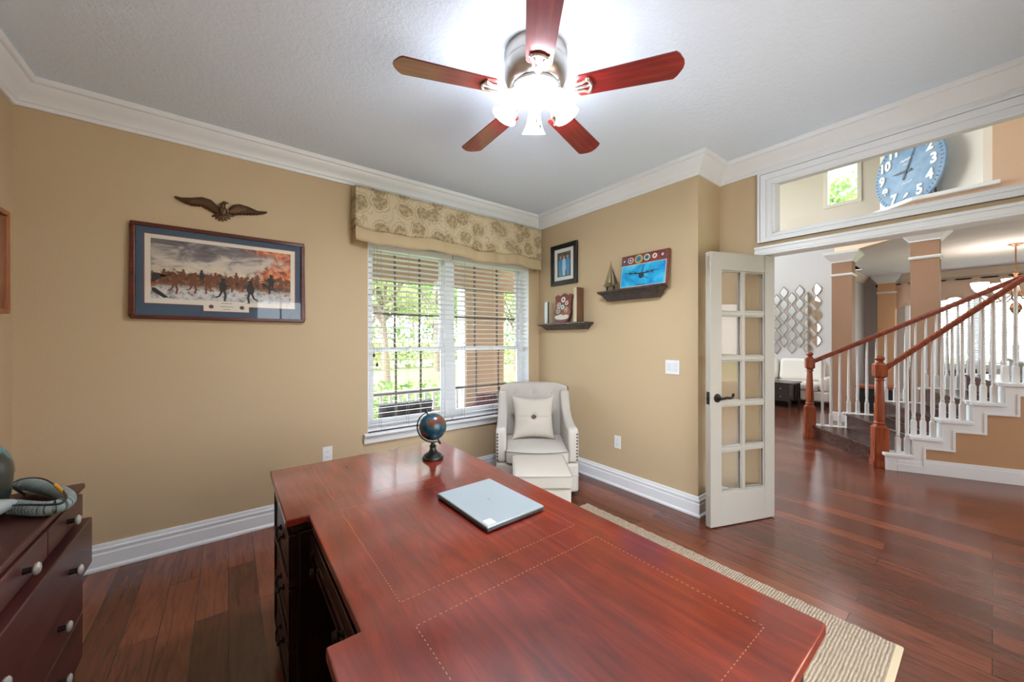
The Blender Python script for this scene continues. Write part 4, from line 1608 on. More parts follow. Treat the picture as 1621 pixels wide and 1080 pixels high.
# ottoman
ox_, oy_ = room(.212, 2.78)
ot = thing('ottoman', 'square cream upholstered storage ottoman in front of the armchair', 'ottoman', (ox_, oy_, FZ + .0125), math.radians(-37))
MB().box(-.198, .198, -.225, .225, 0, .285).build('body', CREAMF, ot, bevel=.012, seg=3)
b, edge = cushion(.41, .47, .29, .385, 0, crown=.012)
ld = b.build('lid', CREAMF, ot, smooth=50, bevel=.014, seg=3)
MB().tube([(p[0] * .997, p[1] * .997, .379) for p in edge] + [(edge[0][0] * .997, edge[0][1] * .997, .379)], .0042, 6).build('piping', mat('piping_cream', srgb(170, 162, 150), .9), ld)

# ------------------------------------------------------------------ french door leaf
H = Vector((3.262, .999))
F_ = Vector((2.707, 1.206))
dv = (F_ - H).normalized()
da = math.atan2(dv.y, dv.x)
DW, DT, DHH = .605, .044, 1.955
fd = struct(thing('door_1', 'white ten pane french door leaf standing open beside the wide doorway', 'door', (H.x, H.y, FZ + .008), da))
# local x: hinge to free edge; local -y side ... thickness away from the camera
b = MB()
st, top_r, bot_r = .098, .125, .235
pw = (DW - 2 * st - .026) / 2
z_lo, z_hi = bot_r, DHH - top_r
b.box(0, st, -DT, 0, 0, DHH)
b.box(DW - st, DW, -DT, 0, 0, DHH)
b.box(st, DW - st, -DT, 0, 0, bot_r)
b.box(st, DW - st, -DT, 0, DHH - top_r, DHH)
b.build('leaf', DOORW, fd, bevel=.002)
b = MB()
prf = lambda a0, a1, zz0, zz1: (b.box(a0, a1, -DT + .002, -.002, zz0, zz1))
prf(DW / 2 - .013, DW / 2 + .013, z_lo, z_hi)
ph_ = (z_hi - z_lo - 4 * .026) / 5
for k in range(1, 5):
    zz = z_lo + k * ph_ + (k - .5) * .026
    b.box(st, DW - st, -DT + .0025, -.0025, zz - .013, zz + .013)
for k in range(5):
    zz = z_lo + k * (ph_ + .026)
    for xa in (st, st + pw + .026):
        for yy0, yy1 in ((-DT + .006, -DT + .014), (-.014, -.006)):
            b.frame(xa, xa + pw, zz, zz + ph_, .009, yy0, yy1)
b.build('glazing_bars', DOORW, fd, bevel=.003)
DGL = glass_mat('door_glass', refl=.7)
for k in range(5):
    zz = z_lo + k * (ph_ + .026)
    for xa in (st, st + pw + .026):
        MB().box(xa, xa + pw, -DT / 2 - .002, -DT / 2 + .002, zz, zz + ph_).build('pane', DGL, fd)
for yy, s in ((0, 1), (-DT, -1)):
    lv = MB().lathe([(0, 0), (.031, 0), (.031, .004), (.026, .009), (.014, .011), (.011, .035), (0, .036)], n=24, M=T(DW - .06, yy, .915) @ RX(-s * PI / 2))
    hd = lv.build('handle_rose', DARKM, fd)
    pts = [(DW - .06, yy + s * .034, .915), (DW - .08, yy + s * .042, .918), (DW - .105, yy + s * .044, .922), (DW - .13, yy + s * .044, .918), (DW - .15, yy + s * .042, .924), (DW - .162, yy + s * .04, .938), (DW - .158, yy + s * .04, .944)]
    MB().tube(smooth_path([Vector(p) for p in pts], 5), .0085, 8).build('lever', DARKM, hd)
b = MB()
b.box(DW - .0005, DW + .0015, -DT / 2 - .013, -DT / 2 + .013, .87, .96)
b.box(DW + .001, DW + .009, -DT / 2 - .007, -DT / 2 + .007, .905, .925)
b.build('latch_plate', DARKM, fd)
b = MB()
b.box(DW - .0005, DW + .0015, -DT / 2 - .009, -DT / 2 + .009, DHH - .2, DHH - .03)
b.build('flush_bolt', NICKEL, fd)
for zz in (.18, .95, 1.75):
    MB().lathe([(0, 0), (.006, 0), (.006, .09), (0, .09)], (-.003, -DT + .003, zz), 10).build('hinge', NICKEL, fd)

# ------------------------------------------------------------------ staircase
N0, F0 = Vector((5.475, .715)), Vector((6.36, 1.515))
dn = Vector((.42, -.907)).normalized()
df = Vector((.4, -.91)).normalized()
RUNN, RUNF, RISE = .205, .362, .19
NS = 8
nn = Vector((dn.y, -dn.x))        # outward, towards the office
nf = Vector((-df.y, df.x))        # outward, towards the living room
Nk = lambda k: N0 + dn * (RUNN * k)
Fk = lambda k: F0 + df * (RUNF * k)
stc = thing('staircase', 'foyer staircase with dark treads, white balusters and cherry handrails', 'staircase', (N0.x, N0.y, FZ))
S0 = Vector((N0.x, N0.y, FZ))


def sl(p, z):
    return (p.x - S0.x, p.y - S0.y, z - FZ)


for k in range(NS):
    za, zb = (FZ if k == 0 else RISE * k), RISE * (k + 1)
    a, c, e, f = Nk(k), Fk(k), Fk(k + 1), Nk(k + 1)
    back = (Vector((dn.x, dn.y)) + df) * .5 * .02
    b = MB().add([sl(a, za), sl(c, za), sl(c, zb - .028), sl(a, zb - .028), sl(a + back, za), sl(c + back, za), sl(c + back, zb - .028), sl(a + back, zb - .028)], [(0, 1, 2, 3), (4, 7, 6, 5), (0, 4, 5, 1), (3, 2, 6, 7), (0, 3, 7, 4), (1, 5, 6, 2)])
    b.build('riser', STAIRW, stc, smooth=0)
    a2, c2 = a - dn * .026, c - df * .026
    b = MB().add([sl(a2, zb - .028), sl(c2, zb - .028), sl(e, zb - .028), sl(f, zb - .028), sl(a2, zb), sl(c2, zb), sl(e, zb), sl(f, zb)], [(3, 2, 1, 0), (4, 5, 6, 7), (0, 1, 5, 4), (1, 2, 6, 5), (2, 3, 7, 6), (3, 0, 4, 7)])
    b.build('tread', STAIRW, stc, smooth=0, bevel=.006)


def along(base, d, n, pts, w0, w1, name, m, parent, bevel=0):
    """vertical slab: polygon of (distance along the stair, height) pushed sideways from w0 to w1"""
    k = len(pts)
    vs = [sl(base + d * s + n * w0, z) for s, z in pts] + [sl(base + d * s + n * w1, z) for s, z in pts]
    fs = [tuple(range(k)), tuple(range(k, 2 * k))[::-1]] + [(i, (i + 1) % k, k + (i + 1) % k, k + i) for i in range(k)]
    return MB().add(vs, fs).build(name, m, parent, smooth=0, bevel=bevel)


# near side: tan knee wall under a white stepped string
LN = RUNN * NS
zig = []
for k in range(NS):
    zig += [(RUNN * k, RISE * (k + 1) - .03), (RUNN * (k + 1), RISE * (k + 1) - .03)]
along(N0, dn, nn, [(0, FZ)] + zig + [(LN, FZ)], -.0, .098, 'knee_wall', TRIM, stc)
along(N0, dn, nn, [(0, FZ)] + zig + [(LN, FZ)], .098, .1, 'knee_wall_panel', mat('stair_tan', srgb(186, 146, 108), .75), stc)
bw, bh = .085, .085
low = []
for k in range(NS):
    low += [(max(RUNN * k + bw, .0), max(RISE * (k + 1) - .03 - bh, FZ)), (RUNN * (k + 1) + bw, RISE * (k + 1) - .03 - bh)]
low[0] = (bw, max(low[0][1], FZ))
band = [(0, FZ)] + zig + [(LN, low[-1][1])] + [(min(a, LN), c) for a, c in low[::-1]] + [(bw, FZ)]
along(N0, dn, nn, band, .1, .113, 'string_board', TRIM, stc)
edge2 = []
for k in range(NS):
    edge2 += [(RUNN * k + bw - .018, RISE * (k + 1) - .03 - bh + .018), (RUNN * (k + 1) + bw - .018, RISE * (k + 1) - .03 - bh + .018)]
mould = [(min(a, LN), max(c, FZ)) for a, c in edge2] + [(min(a, LN), max(c, FZ)) for a, c in low[::-1]]
along(N0, dn, nn, mould, .113, .121, 'string_moulding', TRIM, stc)
along(N0, dn, nn, [(bw, FZ), (bw, .13), (LN, .13), (LN, FZ)], .1, .116, 'skirting', TRIM, stc, .003)
along(N0, dn, nn, [(bw, .1301), (bw, .16), (LN, .16), (LN, .1301)], .1, .109, 'skirting_cap', TRIM, stc, .003)
for k in range(NS):
    along(N0, dn, nn, [(RUNN * k - .02, RISE * (k + 1) - .029), (RUNN * k - .02, RISE * (k + 1) + .001), (RUNN * (k + 1) + .0, RISE * (k + 1) + .001), (RUNN * (k + 1) + .0, RISE * (k + 1) - .029)], -.03, .135, 'tread_return', TRIM, stc, .004)
# far side
zig = []
for k in range(NS):
    zig += [(RUNF * k, RISE * (k + 1) - .03), (RUNF * (k + 1), RISE * (k + 1) - .03)]
along(F0, df, nf, [(0, FZ)] + zig + [(RUNF * NS, FZ)], -.02, .06, 'far_string', TRIM, stc)
for k in range(NS):
    along(F0, df, nf, [(RUNF * k - .02, RISE * (k + 1) - .029), (RUNF * k - .02, RISE * (k + 1) + .001), (RUNF * (k + 1), RISE * (k + 1) + .001), (RUNF * (k + 1), RISE * (k + 1) - .029)], -.05, .085, 'tread_return', TRIM, stc, .004)


def newel(p, ang):
    M = T(*sl(p, FZ)) @ RZ(ang)
    q = math.sqrt(2)
    b = MB()
    b.box(-.066, .066, -.066, .066, 0, .07, M)
    b.prism([(-.058, -.058), (.058, -.058), (.058, .058), (-.058, .058)], .07, .42, 'XY', M)
    b.lathe([(.052 * q * .98, .42), (.046, .45), (.03, .47)], n=4, M=M, rot=PI / 4)
    n_ = b.build('newel_post', CHERRY, stc, bevel=.004, smooth=0)
    MB().lathe([(.03, .44), (.047, .455), (.047, .468), (.04, .475), (.044, .5), (.046, .53), (.03, .9), (.04, .905), (.04, .918), (.034, .925), (.036, .945), (0, .945)], n=24, M=M).build('turned_shaft', CHERRY, n_)
    MB().lathe([(.03 * q, .935), (.05 * q, .955), (.05 * q, 1.075), (.03 * q, 1.095)], n=4, M=M, rot=PI / 4).build('newel_block', CHERRY, n_, smooth=0, bevel=.003)
    MB().lathe([(.03, 1.09), (.034, 1.1), (.028, 1.108), (.024, 1.114), (.036, 1.126), (.042, 1.142), (.034, 1.158), (.02, 1.168), (0, 1.172)], n=24, M=M).build('finial', CHERRY, n_)


na = math.atan2(dn.y, dn.x)
NP = N0 - dn * .02 + nn * .02
FP = F0 - df * .02
newel(NP, na)
newel(FP, math.atan2(df.y, df.x))


def rail_z(s, near):
    return (1.045 + .915 * s) if near else (1.045 + .54 * s)


for near, base_, d, n_, ln in ((True, N0, dn, nn, 1.72), (False, F0, df, nf, 2.95)):
    off = .05 if near else .015
    prof = [(-.03, -.024), (-.02, -.03), (.02, -.03), (.03, -.024), (.032, .0), (.028, .018), (.016, .03), (-.016, .03), (-.028, .018), (-.032, .0)]
    vs = []
    for s in (.03, ln):
        for w, z in prof:
            vs.append(sl(base_ + d * s + n_ * (off + w), rail_z(s, near) + z))
    m = len(prof)
    fs = [(i, (i + 1) % m, m + (i + 1) % m, m + i) for i in range(m)] + [tuple(range(m))[::-1], tuple(range(m, 2 * m))]
    MB().add(vs, fs).build('handrail', CHERRYX, stc, smooth=40)
    run = RUNN if near else RUNF
    nb = 3 if near else 4
    for k in range(NS):
        for j in range(nb):
            s = run * (k + (j + .32) / nb) + (.02 if near and k == 0 else 0)
            if s < .05:
                continue
            p = base_ + d * s + n_ * off
            zb = RISE * (k + 1)
            zt = rail_z(s, near) - .028
            q = math.sqrt(2)
            M = T(*sl(p, zb)) @ RZ(na)
            hh = zt - zb
            b = MB()
            b.box(-.018, .018, -.018, .018, 0.001, .15, M)
            b.lathe([(.018 * q * .9, .15), (.011 * q, .17)], n=4, M=M, rot=PI / 4)
            b.lathe([(.011, .165), (.0165, .178), (.0165, .188), (.012, .195), (.016, .24), (.0165, .28), (.0105, hh), (0, hh)], n=10, M=M)
            b.build('baluster', TRIM, stc, smooth=40)

# ------------------------------------------------------------------ foyer, living and dining room beyond the doorway
HT = 6.0
XM, XD, YL = 10.3, 12.0, 1.85
LID = 2.79
UPW = (at(1308, 300, X=XM).y, at(1360, 300, X=XM).y)
wz0, wz1 = at(1308, 328, X=XM).z, 5.25
walls('X', XM, XM + .15, YL, 5.0, FZ, 3.5, [], 'wall_living', OFFW)
walls('X', XM, XM + .15, -4, 5.0, LID + .02, HT, [(UPW[1], UPW[0], wz0, wz1), (YL, 5.0, LID + .02, 3.5)], 'wall_living_upper', CREAM)
struct(MB().box(XM + .15, XD, YL, YL + .12, FZ, LID).build('wall_dining_side', OFFW, smooth=0))
DWIN = (-1.6, 1.12, .85, 2.42)
walls('X', XD, XD + .15, -4, YL + .12, FZ, LID, [DWIN], 'wall_dining', OFFW)
walls('Y', -4.12, -4, XO, XD + .15, FZ, HT, [(4.4, 5.8, .5, 2.1), (7.4, 8.8, .5, 2.1), (4.4, 5.8, 2.9, 4.4)], 'wall_foyer_rear', OFFW)
walls('X', XO, XO + .12, -4, YF - .12, FZ, HT, [], 'wall_foyer_left', PEACH)
walls('X', XO, XO + .12, YF - .12, 3.4, CEIL + .12, HT, [], 'wall_foyer_upper', PEACH)
walls('X', XO, XO + .12, YJ + .12, 3.4, FZ, CEIL + .12, [], 'wall_foyer_side', PEACH)
walls('Y', 3.4, 3.55, XO, 6.0, FZ, HT, [(4.0, 5.6, .1, 2.3), (3.7, 5.9, 2.6, 5.6)], 'wall_foyer_front', PEACH)
walls('X', 6.0, 6.12, 3.55, 5.0, FZ, HT, [], 'wall_living_left', OFFW)
walls('Y', 5.0, 5.15, 6.0, XM + .15, FZ, HT, [(7.4, 8.8, .6, 2.1), (6.4, 9.9, 3.0, 5.6)], 'wall_living_front', OFFW)
struct(MB().box(XO, XM + .15, -4.12, 5.15, HT, HT + .1).build('ceiling_foyer', CEILM, smooth=0))

# dining room lid with a plant shelf on top
b = MB().prism([(7.3, -4), (10.299, -4), (10.299, 1.62), (8.2, 1.62), (7.3, .62)], LID, 3.2, 'XY')
b.prism([(10.3, -4), (XD, -4), (XD, YL), (10.3, YL)], LID, 2.9, 'XY')
struct(b.build('ceiling_dining', mat('dining_ceiling', srgb(232, 226, 228), .85), smooth=0))
FPEACH = mat('fascia_peach', srgb(216, 182, 154), .75)
b = MB().prism([(7.28, -4), (7.3, -4), (7.3, .62), (8.2, 1.62), (8.2, 1.645), (7.28, .628)], LID + .001, 3.2, 'XY')
struct(b.build('trim_9', FPEACH, smooth=0))
b = MB().prism([(7.2, -.06), (7.55, -.06), (8.62, 1.05), (8.7, 1.3), (8.16, 1.66), (7.2, .66)], 3.2005, 3.252, 'XY')
struct(b.build('trim_10', TRIM, bevel=.008))
# upper wall with the clock niche
struct(MB().box(7.3, 7.42, -4, 0.0, 3.2, HT).build('wall_niche', PEACH, smooth=0))
NICHE = mat('niche_white', srgb(238, 232, 222), .75, spec=.2)
struct(MB().prism([(7.421, .0), (7.421, .071), (8.45, 1.12), (8.53, 1.04), (7.505, .0)], 3.2525, HT, 'XY').build('wall_niche_back', NICHE, smooth=0))

# high window in the living room wall
b = MB()
b.frame(UPW[1] - .04, UPW[0] + .04, wz0 - .04, wz1 + .04, .07, XM - .02, XM + .1, 'YZ')
w_ = struct(b.build('window_3', mat('cream_trim', srgb(240, 232, 214), .5), bevel=.004))
MB().box(XM + .06, XM + .066, UPW[1], UPW[0], wz0, wz1).build('pane', GLASS, w_)
# dining window
b = MB()
b.frame(DWIN[0] - .07, DWIN[1] + .07, DWIN[2] - .07, DWIN[3] + .07, .08, XD - .02, XD + .1, 'YZ')
for yy in (DWIN[0] + .9, DWIN[0] + 1.8):
    b.box(XD + .02, XD + .1, yy - .04, yy + .04, DWIN[2], DWIN[3])
w_ = struct(b.build('window_4', TRIM, bevel=.004))
MB().box(XD + .06, XD + .066, DWIN[0], DWIN[1], DWIN[2], DWIN[3]).build('pane', GLASS, w_)
bd = thing('window_blind', 'white slat blind lowered over the dining room window beyond the staircase', 'blind', (XD - .04, (DWIN[0] + DWIN[1]) / 2, DWIN[2]))
b = MB()
hw = (DWIN[1] - DWIN[0]) / 2 - .02
for k in range(int((DWIN[3] - DWIN[2] - .06) / .05)):
    b.box(-.024, .024, -hw, hw, -.0014, .0014, T(0, 0, .04 + k * .05) @ RY(math.radians(22)))
b.build('slats', SLAT, bd, smooth=0)
MB().box(-.028, .015, -hw, hw, DWIN[3] - DWIN[2] - .05, DWIN[3] - DWIN[2]).build('headrail', SLAT, bd)
va = thing('curtain_valance', 'pleated peach curtain valance on a dark rod over the dining room window', 'valance', (XD - .14, -.1, 2.2))
YA, YZ_ = -1.6, 1.55
b = MB().grid(lambda u, v: (.025 * math.sin(u * 60) * (1 - .4 * v), YA + (YZ_ - YA) * u, .42 * v - .03 * math.sin(u * 60 + 1) * (1 - v) - (.12 * (1 - v) if u > .86 else 0)), 240, 4)
o = b.build('pleated_panel', mat('valance_peach', srgb(228, 198, 178), .9), va, smooth=60)
md = o.modifiers.new('t', 'SOLIDIFY')
md.thickness = .004
b = MB().tube([(-.0, YA - .1, .39), (0, YZ_ + .13, .39)], .014, 10)
b.ball((0, YZ_ + .16, .39), .035, 14, 8)
b.build('rod', DARKM, va)
for yy in (YA + .2, YZ_ + .02):
    MB().box(.0, .139, yy - .012, yy + .012, .37, .41).build('rod_bracket', DARKM, va)
CR2 = [(0, LID - .14), (.015, LID - .14), (.02, LID - .12), (.05, LID - .09), (.09, LID - .04), (.11, LID - .02), (.11, LID), (0, LID)]
PK = mat('crown_peach', srgb(232, 214, 200), .5)
sweep([(XD, -4), (XD, YL), (XM, YL)], CR2, ['trim_11', 'trim_12'], PK)
BS2 = [(0, FZ), (.018, FZ), (.018, .13), (.008, .16), (0, .16)]
sweep([(XD, -4), (XD, YL), (XM, YL), (XM, 5.0)], BS2, ['baseboard_dining', 'baseboard_dining_side', 'baseboard_living'], TRIM)

# columns


COLM = mat('column_peach', srgb(170, 134, 110), .75)


def column(x, y, label, rz=0., m=COLM, w=.125, top=LID):
    t = thing('column', label, 'column', (x, y, FZ), rz, )
    hh = top - FZ
    MB().box(-w, w, -w, w, 0.001, hh - .03).build('shaft', m, t)
    b = MB()
    b.box(-w - .016, w + .016, -w - .016, w + .016, 0.0005, .15)
    b.build('plinth', TRIM, t, bevel=.006)
    q = math.sqrt(2)
    MB().lathe([((w + .002) * q, -.17), ((w + .012) * q, -.17), ((w + .012) * q, -.15), ((w + .02) * q, -.14), ((w + .045) * q, -.105), ((w + .085) * q, -.05), ((w + .095) * q, -.04), ((w + .095) * q, -.0005), ((w) * q, -.0005)], (0, 0, hh), 4, rot=PI / 4).build('capital', TRIM, t, smooth=0)
    MB().lathe([((w + .001) * q, -.40), ((w + .014) * q, -.395), ((w + .022) * q, -.375), ((w + .014) * q, -.36), ((w + .001) * q, -.355)], (0, 0, hh), 4, rot=PI / 4).build('necking_band', TRIM, t, smooth=0)
    return t


column(7.2, .53, 'tall square peach column with white capital directly behind the staircase', 0)
column(8.06, 1.5, 'square peach column with white capital left of the staircase, nearer the wall mirrors', 0)
column(11.83, 1.45, 'narrow orange peach corner pilaster beside the dining room window', 0, mat('column_orange', srgb(216, 168, 128), .75), .14)

# wall mirrors
WAVE = [(0, 0), (.25, .062), (.5, .105), (.75, .062), (1, 0)]
mir = None
FRM = mat('mirror_frame', srgb(178, 162, 148), .4, metal=.2)
cols = [(1229.6, 466), (1241, 454), (1253.5, 463), (1266, 451.5), (1279.5, 462), (1293, 448)]
mw = ['behind the french door edge', 'second of the group from the door', 'third of the group from the door, hung low', 'fourth of the group from the door, hung high', 'directly above the rear newel post', 'at the right end, next to the column']
for k, (px, py) in enumerate(cols):
    p = at(px, py, X=XM)
    lab = 'wavy column of leaf shaped mirrors, ' + mw[k]
    if mir is None:
        mir = thing('wall_mirror', lab, 'mirror', (XM - .001, p.y, p.z), 0, 'wavy mirror columns on the living room wall')
        hgt = .283
        for j in range(5):
            zc = -hgt * (j + .5)
            n = 20
            ol = []
            for i in range(n + 1):
                t = i / n
                ol.append((.078 * math.sin(PI * t) ** 1.25, zc + hgt / 2 - hgt * t))
            full = ol + [(-a, c) for a, c in ol[::-1]][1:-1]
            g_ = MB().prism([(a * .86, zc + (c - zc) * .86) for a, c in full], -.012, -.006, 'YZ').build('mirror_glass', MIRR, mir, smooth=0)
            b = MB()
            pts = [(-.01, a, c) for a, c in full]
            b.tube(pts + [pts[0]], .0085, 6)
            b.build('mirror_frame', FRM, mir)
    else:
        dup(mir, (XM - .001, p.y, p.z), None, lab)

# sofa
SOFA = mat('sofa_white', srgb(232, 226, 218), .9)
so = thing('sofa', 'white sofa with loose cushions under the wavy wall mirrors', 'sofa', (9.74, 2.95, FZ))
MB().box(-.42, .5, -1.0, 1.0, .1, .3).build('base', SOFA, so, bevel=.03)
MB().box(.28, .52, -1.0, 1.0, .3, .84).build('backrest', SOFA, so, bevel=.05, seg=3)
for s in (-1, 1):
    MB().box(-.42, .5, s * .92 - .08, s * .92 + .08, .3, .58).build('arm', SOFA, so, bevel=.05, seg=3)
for s in (-.42, .42):
    MB().box(-.46, .28, s - .41, s + .41, .3, .46).build('seat_cushion', SOFA, so, bevel=.05, seg=3)
    o = MB().box(-.1, .1, -.4, .4, 0, .48).build('back_cushion', SOFA, so, bevel=.07, seg=4)
    o.matrix_local = T(.16, s, .45) @ RY(math.radians(12))
for sx in (-.36, .44):
    for sy in (-.92, .92):
        MB().lathe([(.02, 0), (.03, .1), (0, .1)], (sx, sy, 0.0), 10).build('leg', DARKW, so)

# dark side chest in front of the sofa
ct = thing('coffee_table', 'dark brown coffee table with small drawers in front of the white sofa', 'coffee table', (8.86, 2.36, FZ))
MB().box(-.33, .33, -.02, 1.1, .47, .5).build('table_top', DARKW, ct, bevel=.005)
MB().box(-.3, .0, .02, 1.06, .14, .47).build('cabinet', DARKW, ct)
for y0, y1 in ((.04, .28), (.3, .54), (.56, .8), (.82, 1.04)):
    for z0, z1 in ((.16, .3), (.315, .455)):
        d = MB().box(-.313, -.3, y0, y1, z0, z1).build('drawer', DARKW, ct, bevel=.003)
        MB().ball((-.322, (y0 + y1) / 2, (z0 + z1) / 2), .011, 10, 6).build('knob', NICKEL, d)
b = MB()
b.box(.0, .3, .02, 1.06, .14, .16)
b.box(.0, .3, .02, 1.06, .3, .315)
for xx in (.02, .15, .285):
    b.box(xx - .015, xx + .015, 0.0, .03, .14, .47)
b.box(.27, .3, 1.03, 1.06, .14, .47)
b.build('open_shelf', DARKW, ct)
for sx in (-.285, .285):
    for sy in (.02, 1.04):
        MB().lathe([(.018, 0), (.03, .139), (0, .139)], (sx, sy, .0005), 4, rot=PI / 4).build('leg', DARKW, ct, smooth=0)
t = thing('paper_note', 'small white sheet of paper on the front of the dark coffee table', 'paper', (8.545, 2.73, FZ + .32))
MB().box(0, .0012, -.1, .1, 0, .125).build('sheet', WHITEP, t)

# dark chest near the column
bc = thing('low_chest', 'low black chest with a reddish top seen between the stair balusters', 'chest', (9.75, 1.34, FZ))
MB().box(-.2, .2, -.24, .24, .0005, .42).build('body', mat('chest_black', srgb(26, 24, 26), .5), bc, bevel=.006)
MB().box(-.22, .22, -.26, .26, .42, .47).build('chest_top', mat('chest_red', srgb(150, 78, 52), .4), bc, bevel=.006)

# dining table with chairs
dt = thing('dining_table', 'brown wooden dining table seen between the balusters', 'dining table', (9.3, -.15, FZ))
MB().box(-.85, .85, -.5, .5, .71, .75).build('table_top', STAIRW, dt, bevel=.006)
for sx in (-.75, .75):
    for sy in (-.4, .4):
        MB().lathe([(.03, 0), (.045, .66), (.045, .711), (0, .711)], (sx, sy, 0.0005), 12).build('leg', STAIRW, dt)
bw_ = thing('fruit_bowl', 'shallow reddish bowl standing on the dining table', 'bowl', (8.95, .0, FZ + .7505))
MB().lathe([(0, 0), (.06, 0), (.07, .012), (.15, .07), (.16, .085), (.145, .08), (.06, .02), (0, .018)], n=28).build('bowl', mat('bowl_red', srgb(170, 84, 58), .4), bw_, smooth=60)
CHB = mat('chair_black', srgb(34, 32, 36), .5)


def dining_chair():
    t = thing('dining_chair', 'black dining chair with rounded back at the near end of the dining table', 'chair', (8.1, .2, FZ), PI / 2, 'dining chairs around the brown table')
    MB().box(-.22, .22, -.22, .22, .42, .47).build('seat', CHB, t, bevel=.02)
    b = MB().grid(lambda u, v: ((u - .5) * .44, .2 + .03 * v + .03 * math.sin(PI * u), .47 + v * (.42 + .06 * math.sin(PI * u))), 12, 6)
    o = b.build('backrest', CHB, t, smooth=60)
    md = o.modifiers.new('t', 'SOLIDIFY')
    md.thickness = .03
    for sx in (-.19, .19):
        for sy in (-.19, .19):
            MB().lathe([(.016, 0), (.022, .42), (0, .42)], (sx, sy, 0.0005), 10).build('leg', CHB, t)
    return t


c0 = dining_chair()
dup(c0, (8.75, .62, FZ), 0, 'black dining chair on the window-far side of the dining table, nearest the columns')
dup(c0, (9.75, .62, FZ), 0, 'black dining chair on the long side of the dining table, nearest the low black chest')

# dining chandelier
cx_, cy_ = at(1608, 386, Z=LID).x, at(1608, 386, Z=LID).y
cd = thing('chandelier', 'bronze chandelier with lit glass cups hanging over the dining room', 'chandelier', (cx_, cy_, LID))
COP = mat('antique_copper', srgb(150, 104, 72), .35, metal=.8)
MB().lathe([(0, -.04), (.02, -.038), (.05, -.02), (.075, -.008), (.078, -.0005), (0, -.0005)], n=24).build('canopy', COP, cd)
MB().tube([(0, 0, -.03), (0.006, 0, -.12), (-.004, 0, -.2), (.004, 0, -.3), (0, 0, -.4)], .008, 6).build('chain', COP, cd)
MB().lathe([(0, -.4), (.012, -.41), (.03, -.44), (.014, -.47), (.012, -.6), (.03, -.64), (.045, -.72), (.02, -.8), (.014, -.86), (.05, -.92), (.06, -.97), (.035, -1.03), (.01, -1.07), (0, -1.09)], n=20).build('stem', COP, cd)
GLOW = mat('lit_cup_glass', (1, .92, .84, 1), .4, emit=DINING_GLOW)
for k in range(5):
    a = .5 + 2 * PI * k / 5
    ca, sa = math.cos(a), math.sin(a)
    pts = [Vector((ca * r, sa * r, z)) for r, z in ((.02, -.72), (.1, -.82), (.22, -.86), (.31, -.8), (.34, -.7))]
    am = MB().tube(smooth_path(pts, 5), .008, 6).build('arm', COP, cd)
    MB().lathe([(.02, -.7), (.05, -.68), (.08, -.62), (.095, -.55), (.09, -.55), (.074, -.62), (.045, -.672), (0, -.69)], (ca * .34, sa * .34, 0), 20).build('glass_cup', GLOW, am, smooth=60)

# unseen lantern added as foyer fill light, high above the entry
fl = thing('added_foyer_lantern', 'unseen lantern added high above the entry to brighten the foyer', 'lantern', (5.2, .1, HT))
MB().tube([(0, 0, 0), (0, 0, -.9)], .008, 6).build('chain', COP, fl)
b = MB()
for k in range(6):
    a = k * PI / 3
    b.tube([(0, 0, -.9), (.16 * math.cos(a), .16 * math.sin(a), -1.0), (.2 * math.cos(a), .2 * math.sin(a), -1.35), (0, 0, -1.5)], .008, 6)
b.build('cage', COP, fl)
lamp('foyer_fill_light', (5.2, .1, HT - 1.2), FOYER_W, (.94, .97, 1), .12)  # added fill light, no such lamp in view

# the clock
dxy = Vector((.7, .714))
cp_ = at(1436, 271, X=7.72)
CC = Vector((7.72, cp_.y, cp_.z))
ck = thing('wall_clock', 'large round pale blue clock with white raised numerals in the high niche', 'clock', CC)
# face axes: right (3 o'clock) towards -dxy, facing the doorway
right = Vector((-dxy.x, -dxy.y, 0)).normalized()
upv = Vector((0, 0, 1))
out = right.cross(upv)          # outward normal
Mc = Matrix((right, upv, out)).transposed().to_4x4()
CR = .53
BLU = mat('clock_blue', srgb(112, 146, 182), .5, noise=((6, 6, 6), srgb(138, 166, 194), .4, .65))
NUM = mat('clock_numeral', srgb(244, 244, 242), .5)
INK = mat('clock_ink', srgb(58, 70, 88), .5)
MB().lathe([(0, -.03), (CR - .004, -.03), (CR, -.026), (CR, .0), (CR - .006, .004), (0, .004)], n=64, M=Mc).build('clock_face', BLU, ck)
for hnum in range(1, 13):
    a = PI / 2 - hnum * PI / 6
    text_mesh(str(hnum), .185, .006, 'numeral', NUM, ck, Mc @ T(math.cos(a) * CR * .74, math.sin(a) * CR * .74, .012), bold=.045)
b = MB()
for k in range(60):
    a = 2 * PI * k / 60
    b.cbox((0, 0, 0), (.03 if k % 5 else .045, .012, .004), Mc @ RZ(a) @ T(CR * .93, 0, .005))
b.build('minute_track', INK, ck, smooth=0)
for a, l0, l1, w, nm in ((PI / 2 - math.radians(25), -.12, .36, .012, 'minute_hand'), (PI / 2 - math.radians(275), -.08, .22, .016, 'hour_hand')):
    MB().prism([(l0, -w), (l0 + .03, -w * 1.2), (l1 * .6, -w * .8), (l1, 0), (l1 * .6, w * .8), (l0 + .03, w * 1.2), (l0, w)], .014, .018, 'XY', Mc @ RZ(a)).build(nm, INK, ck, smooth=0)
MB().lathe([(0, .012), (.025, .012), (.02, .024), (0, .026)], n=16, M=Mc).build('hub', INK, ck)
b = MB()
for zz, w in ((.17, .2), (.11, .12), (-.16, .16)):
    for q in range(int(w / .02)):
        b.cbox((-w / 2 + q * .02 + .008, zz + .008 * math.sin(q * 2.1), .0055), (.012, .022 if zz > .15 else .01, .002), Mc)
b.build('face_script', NUM, ck, smooth=0)
o = MB()
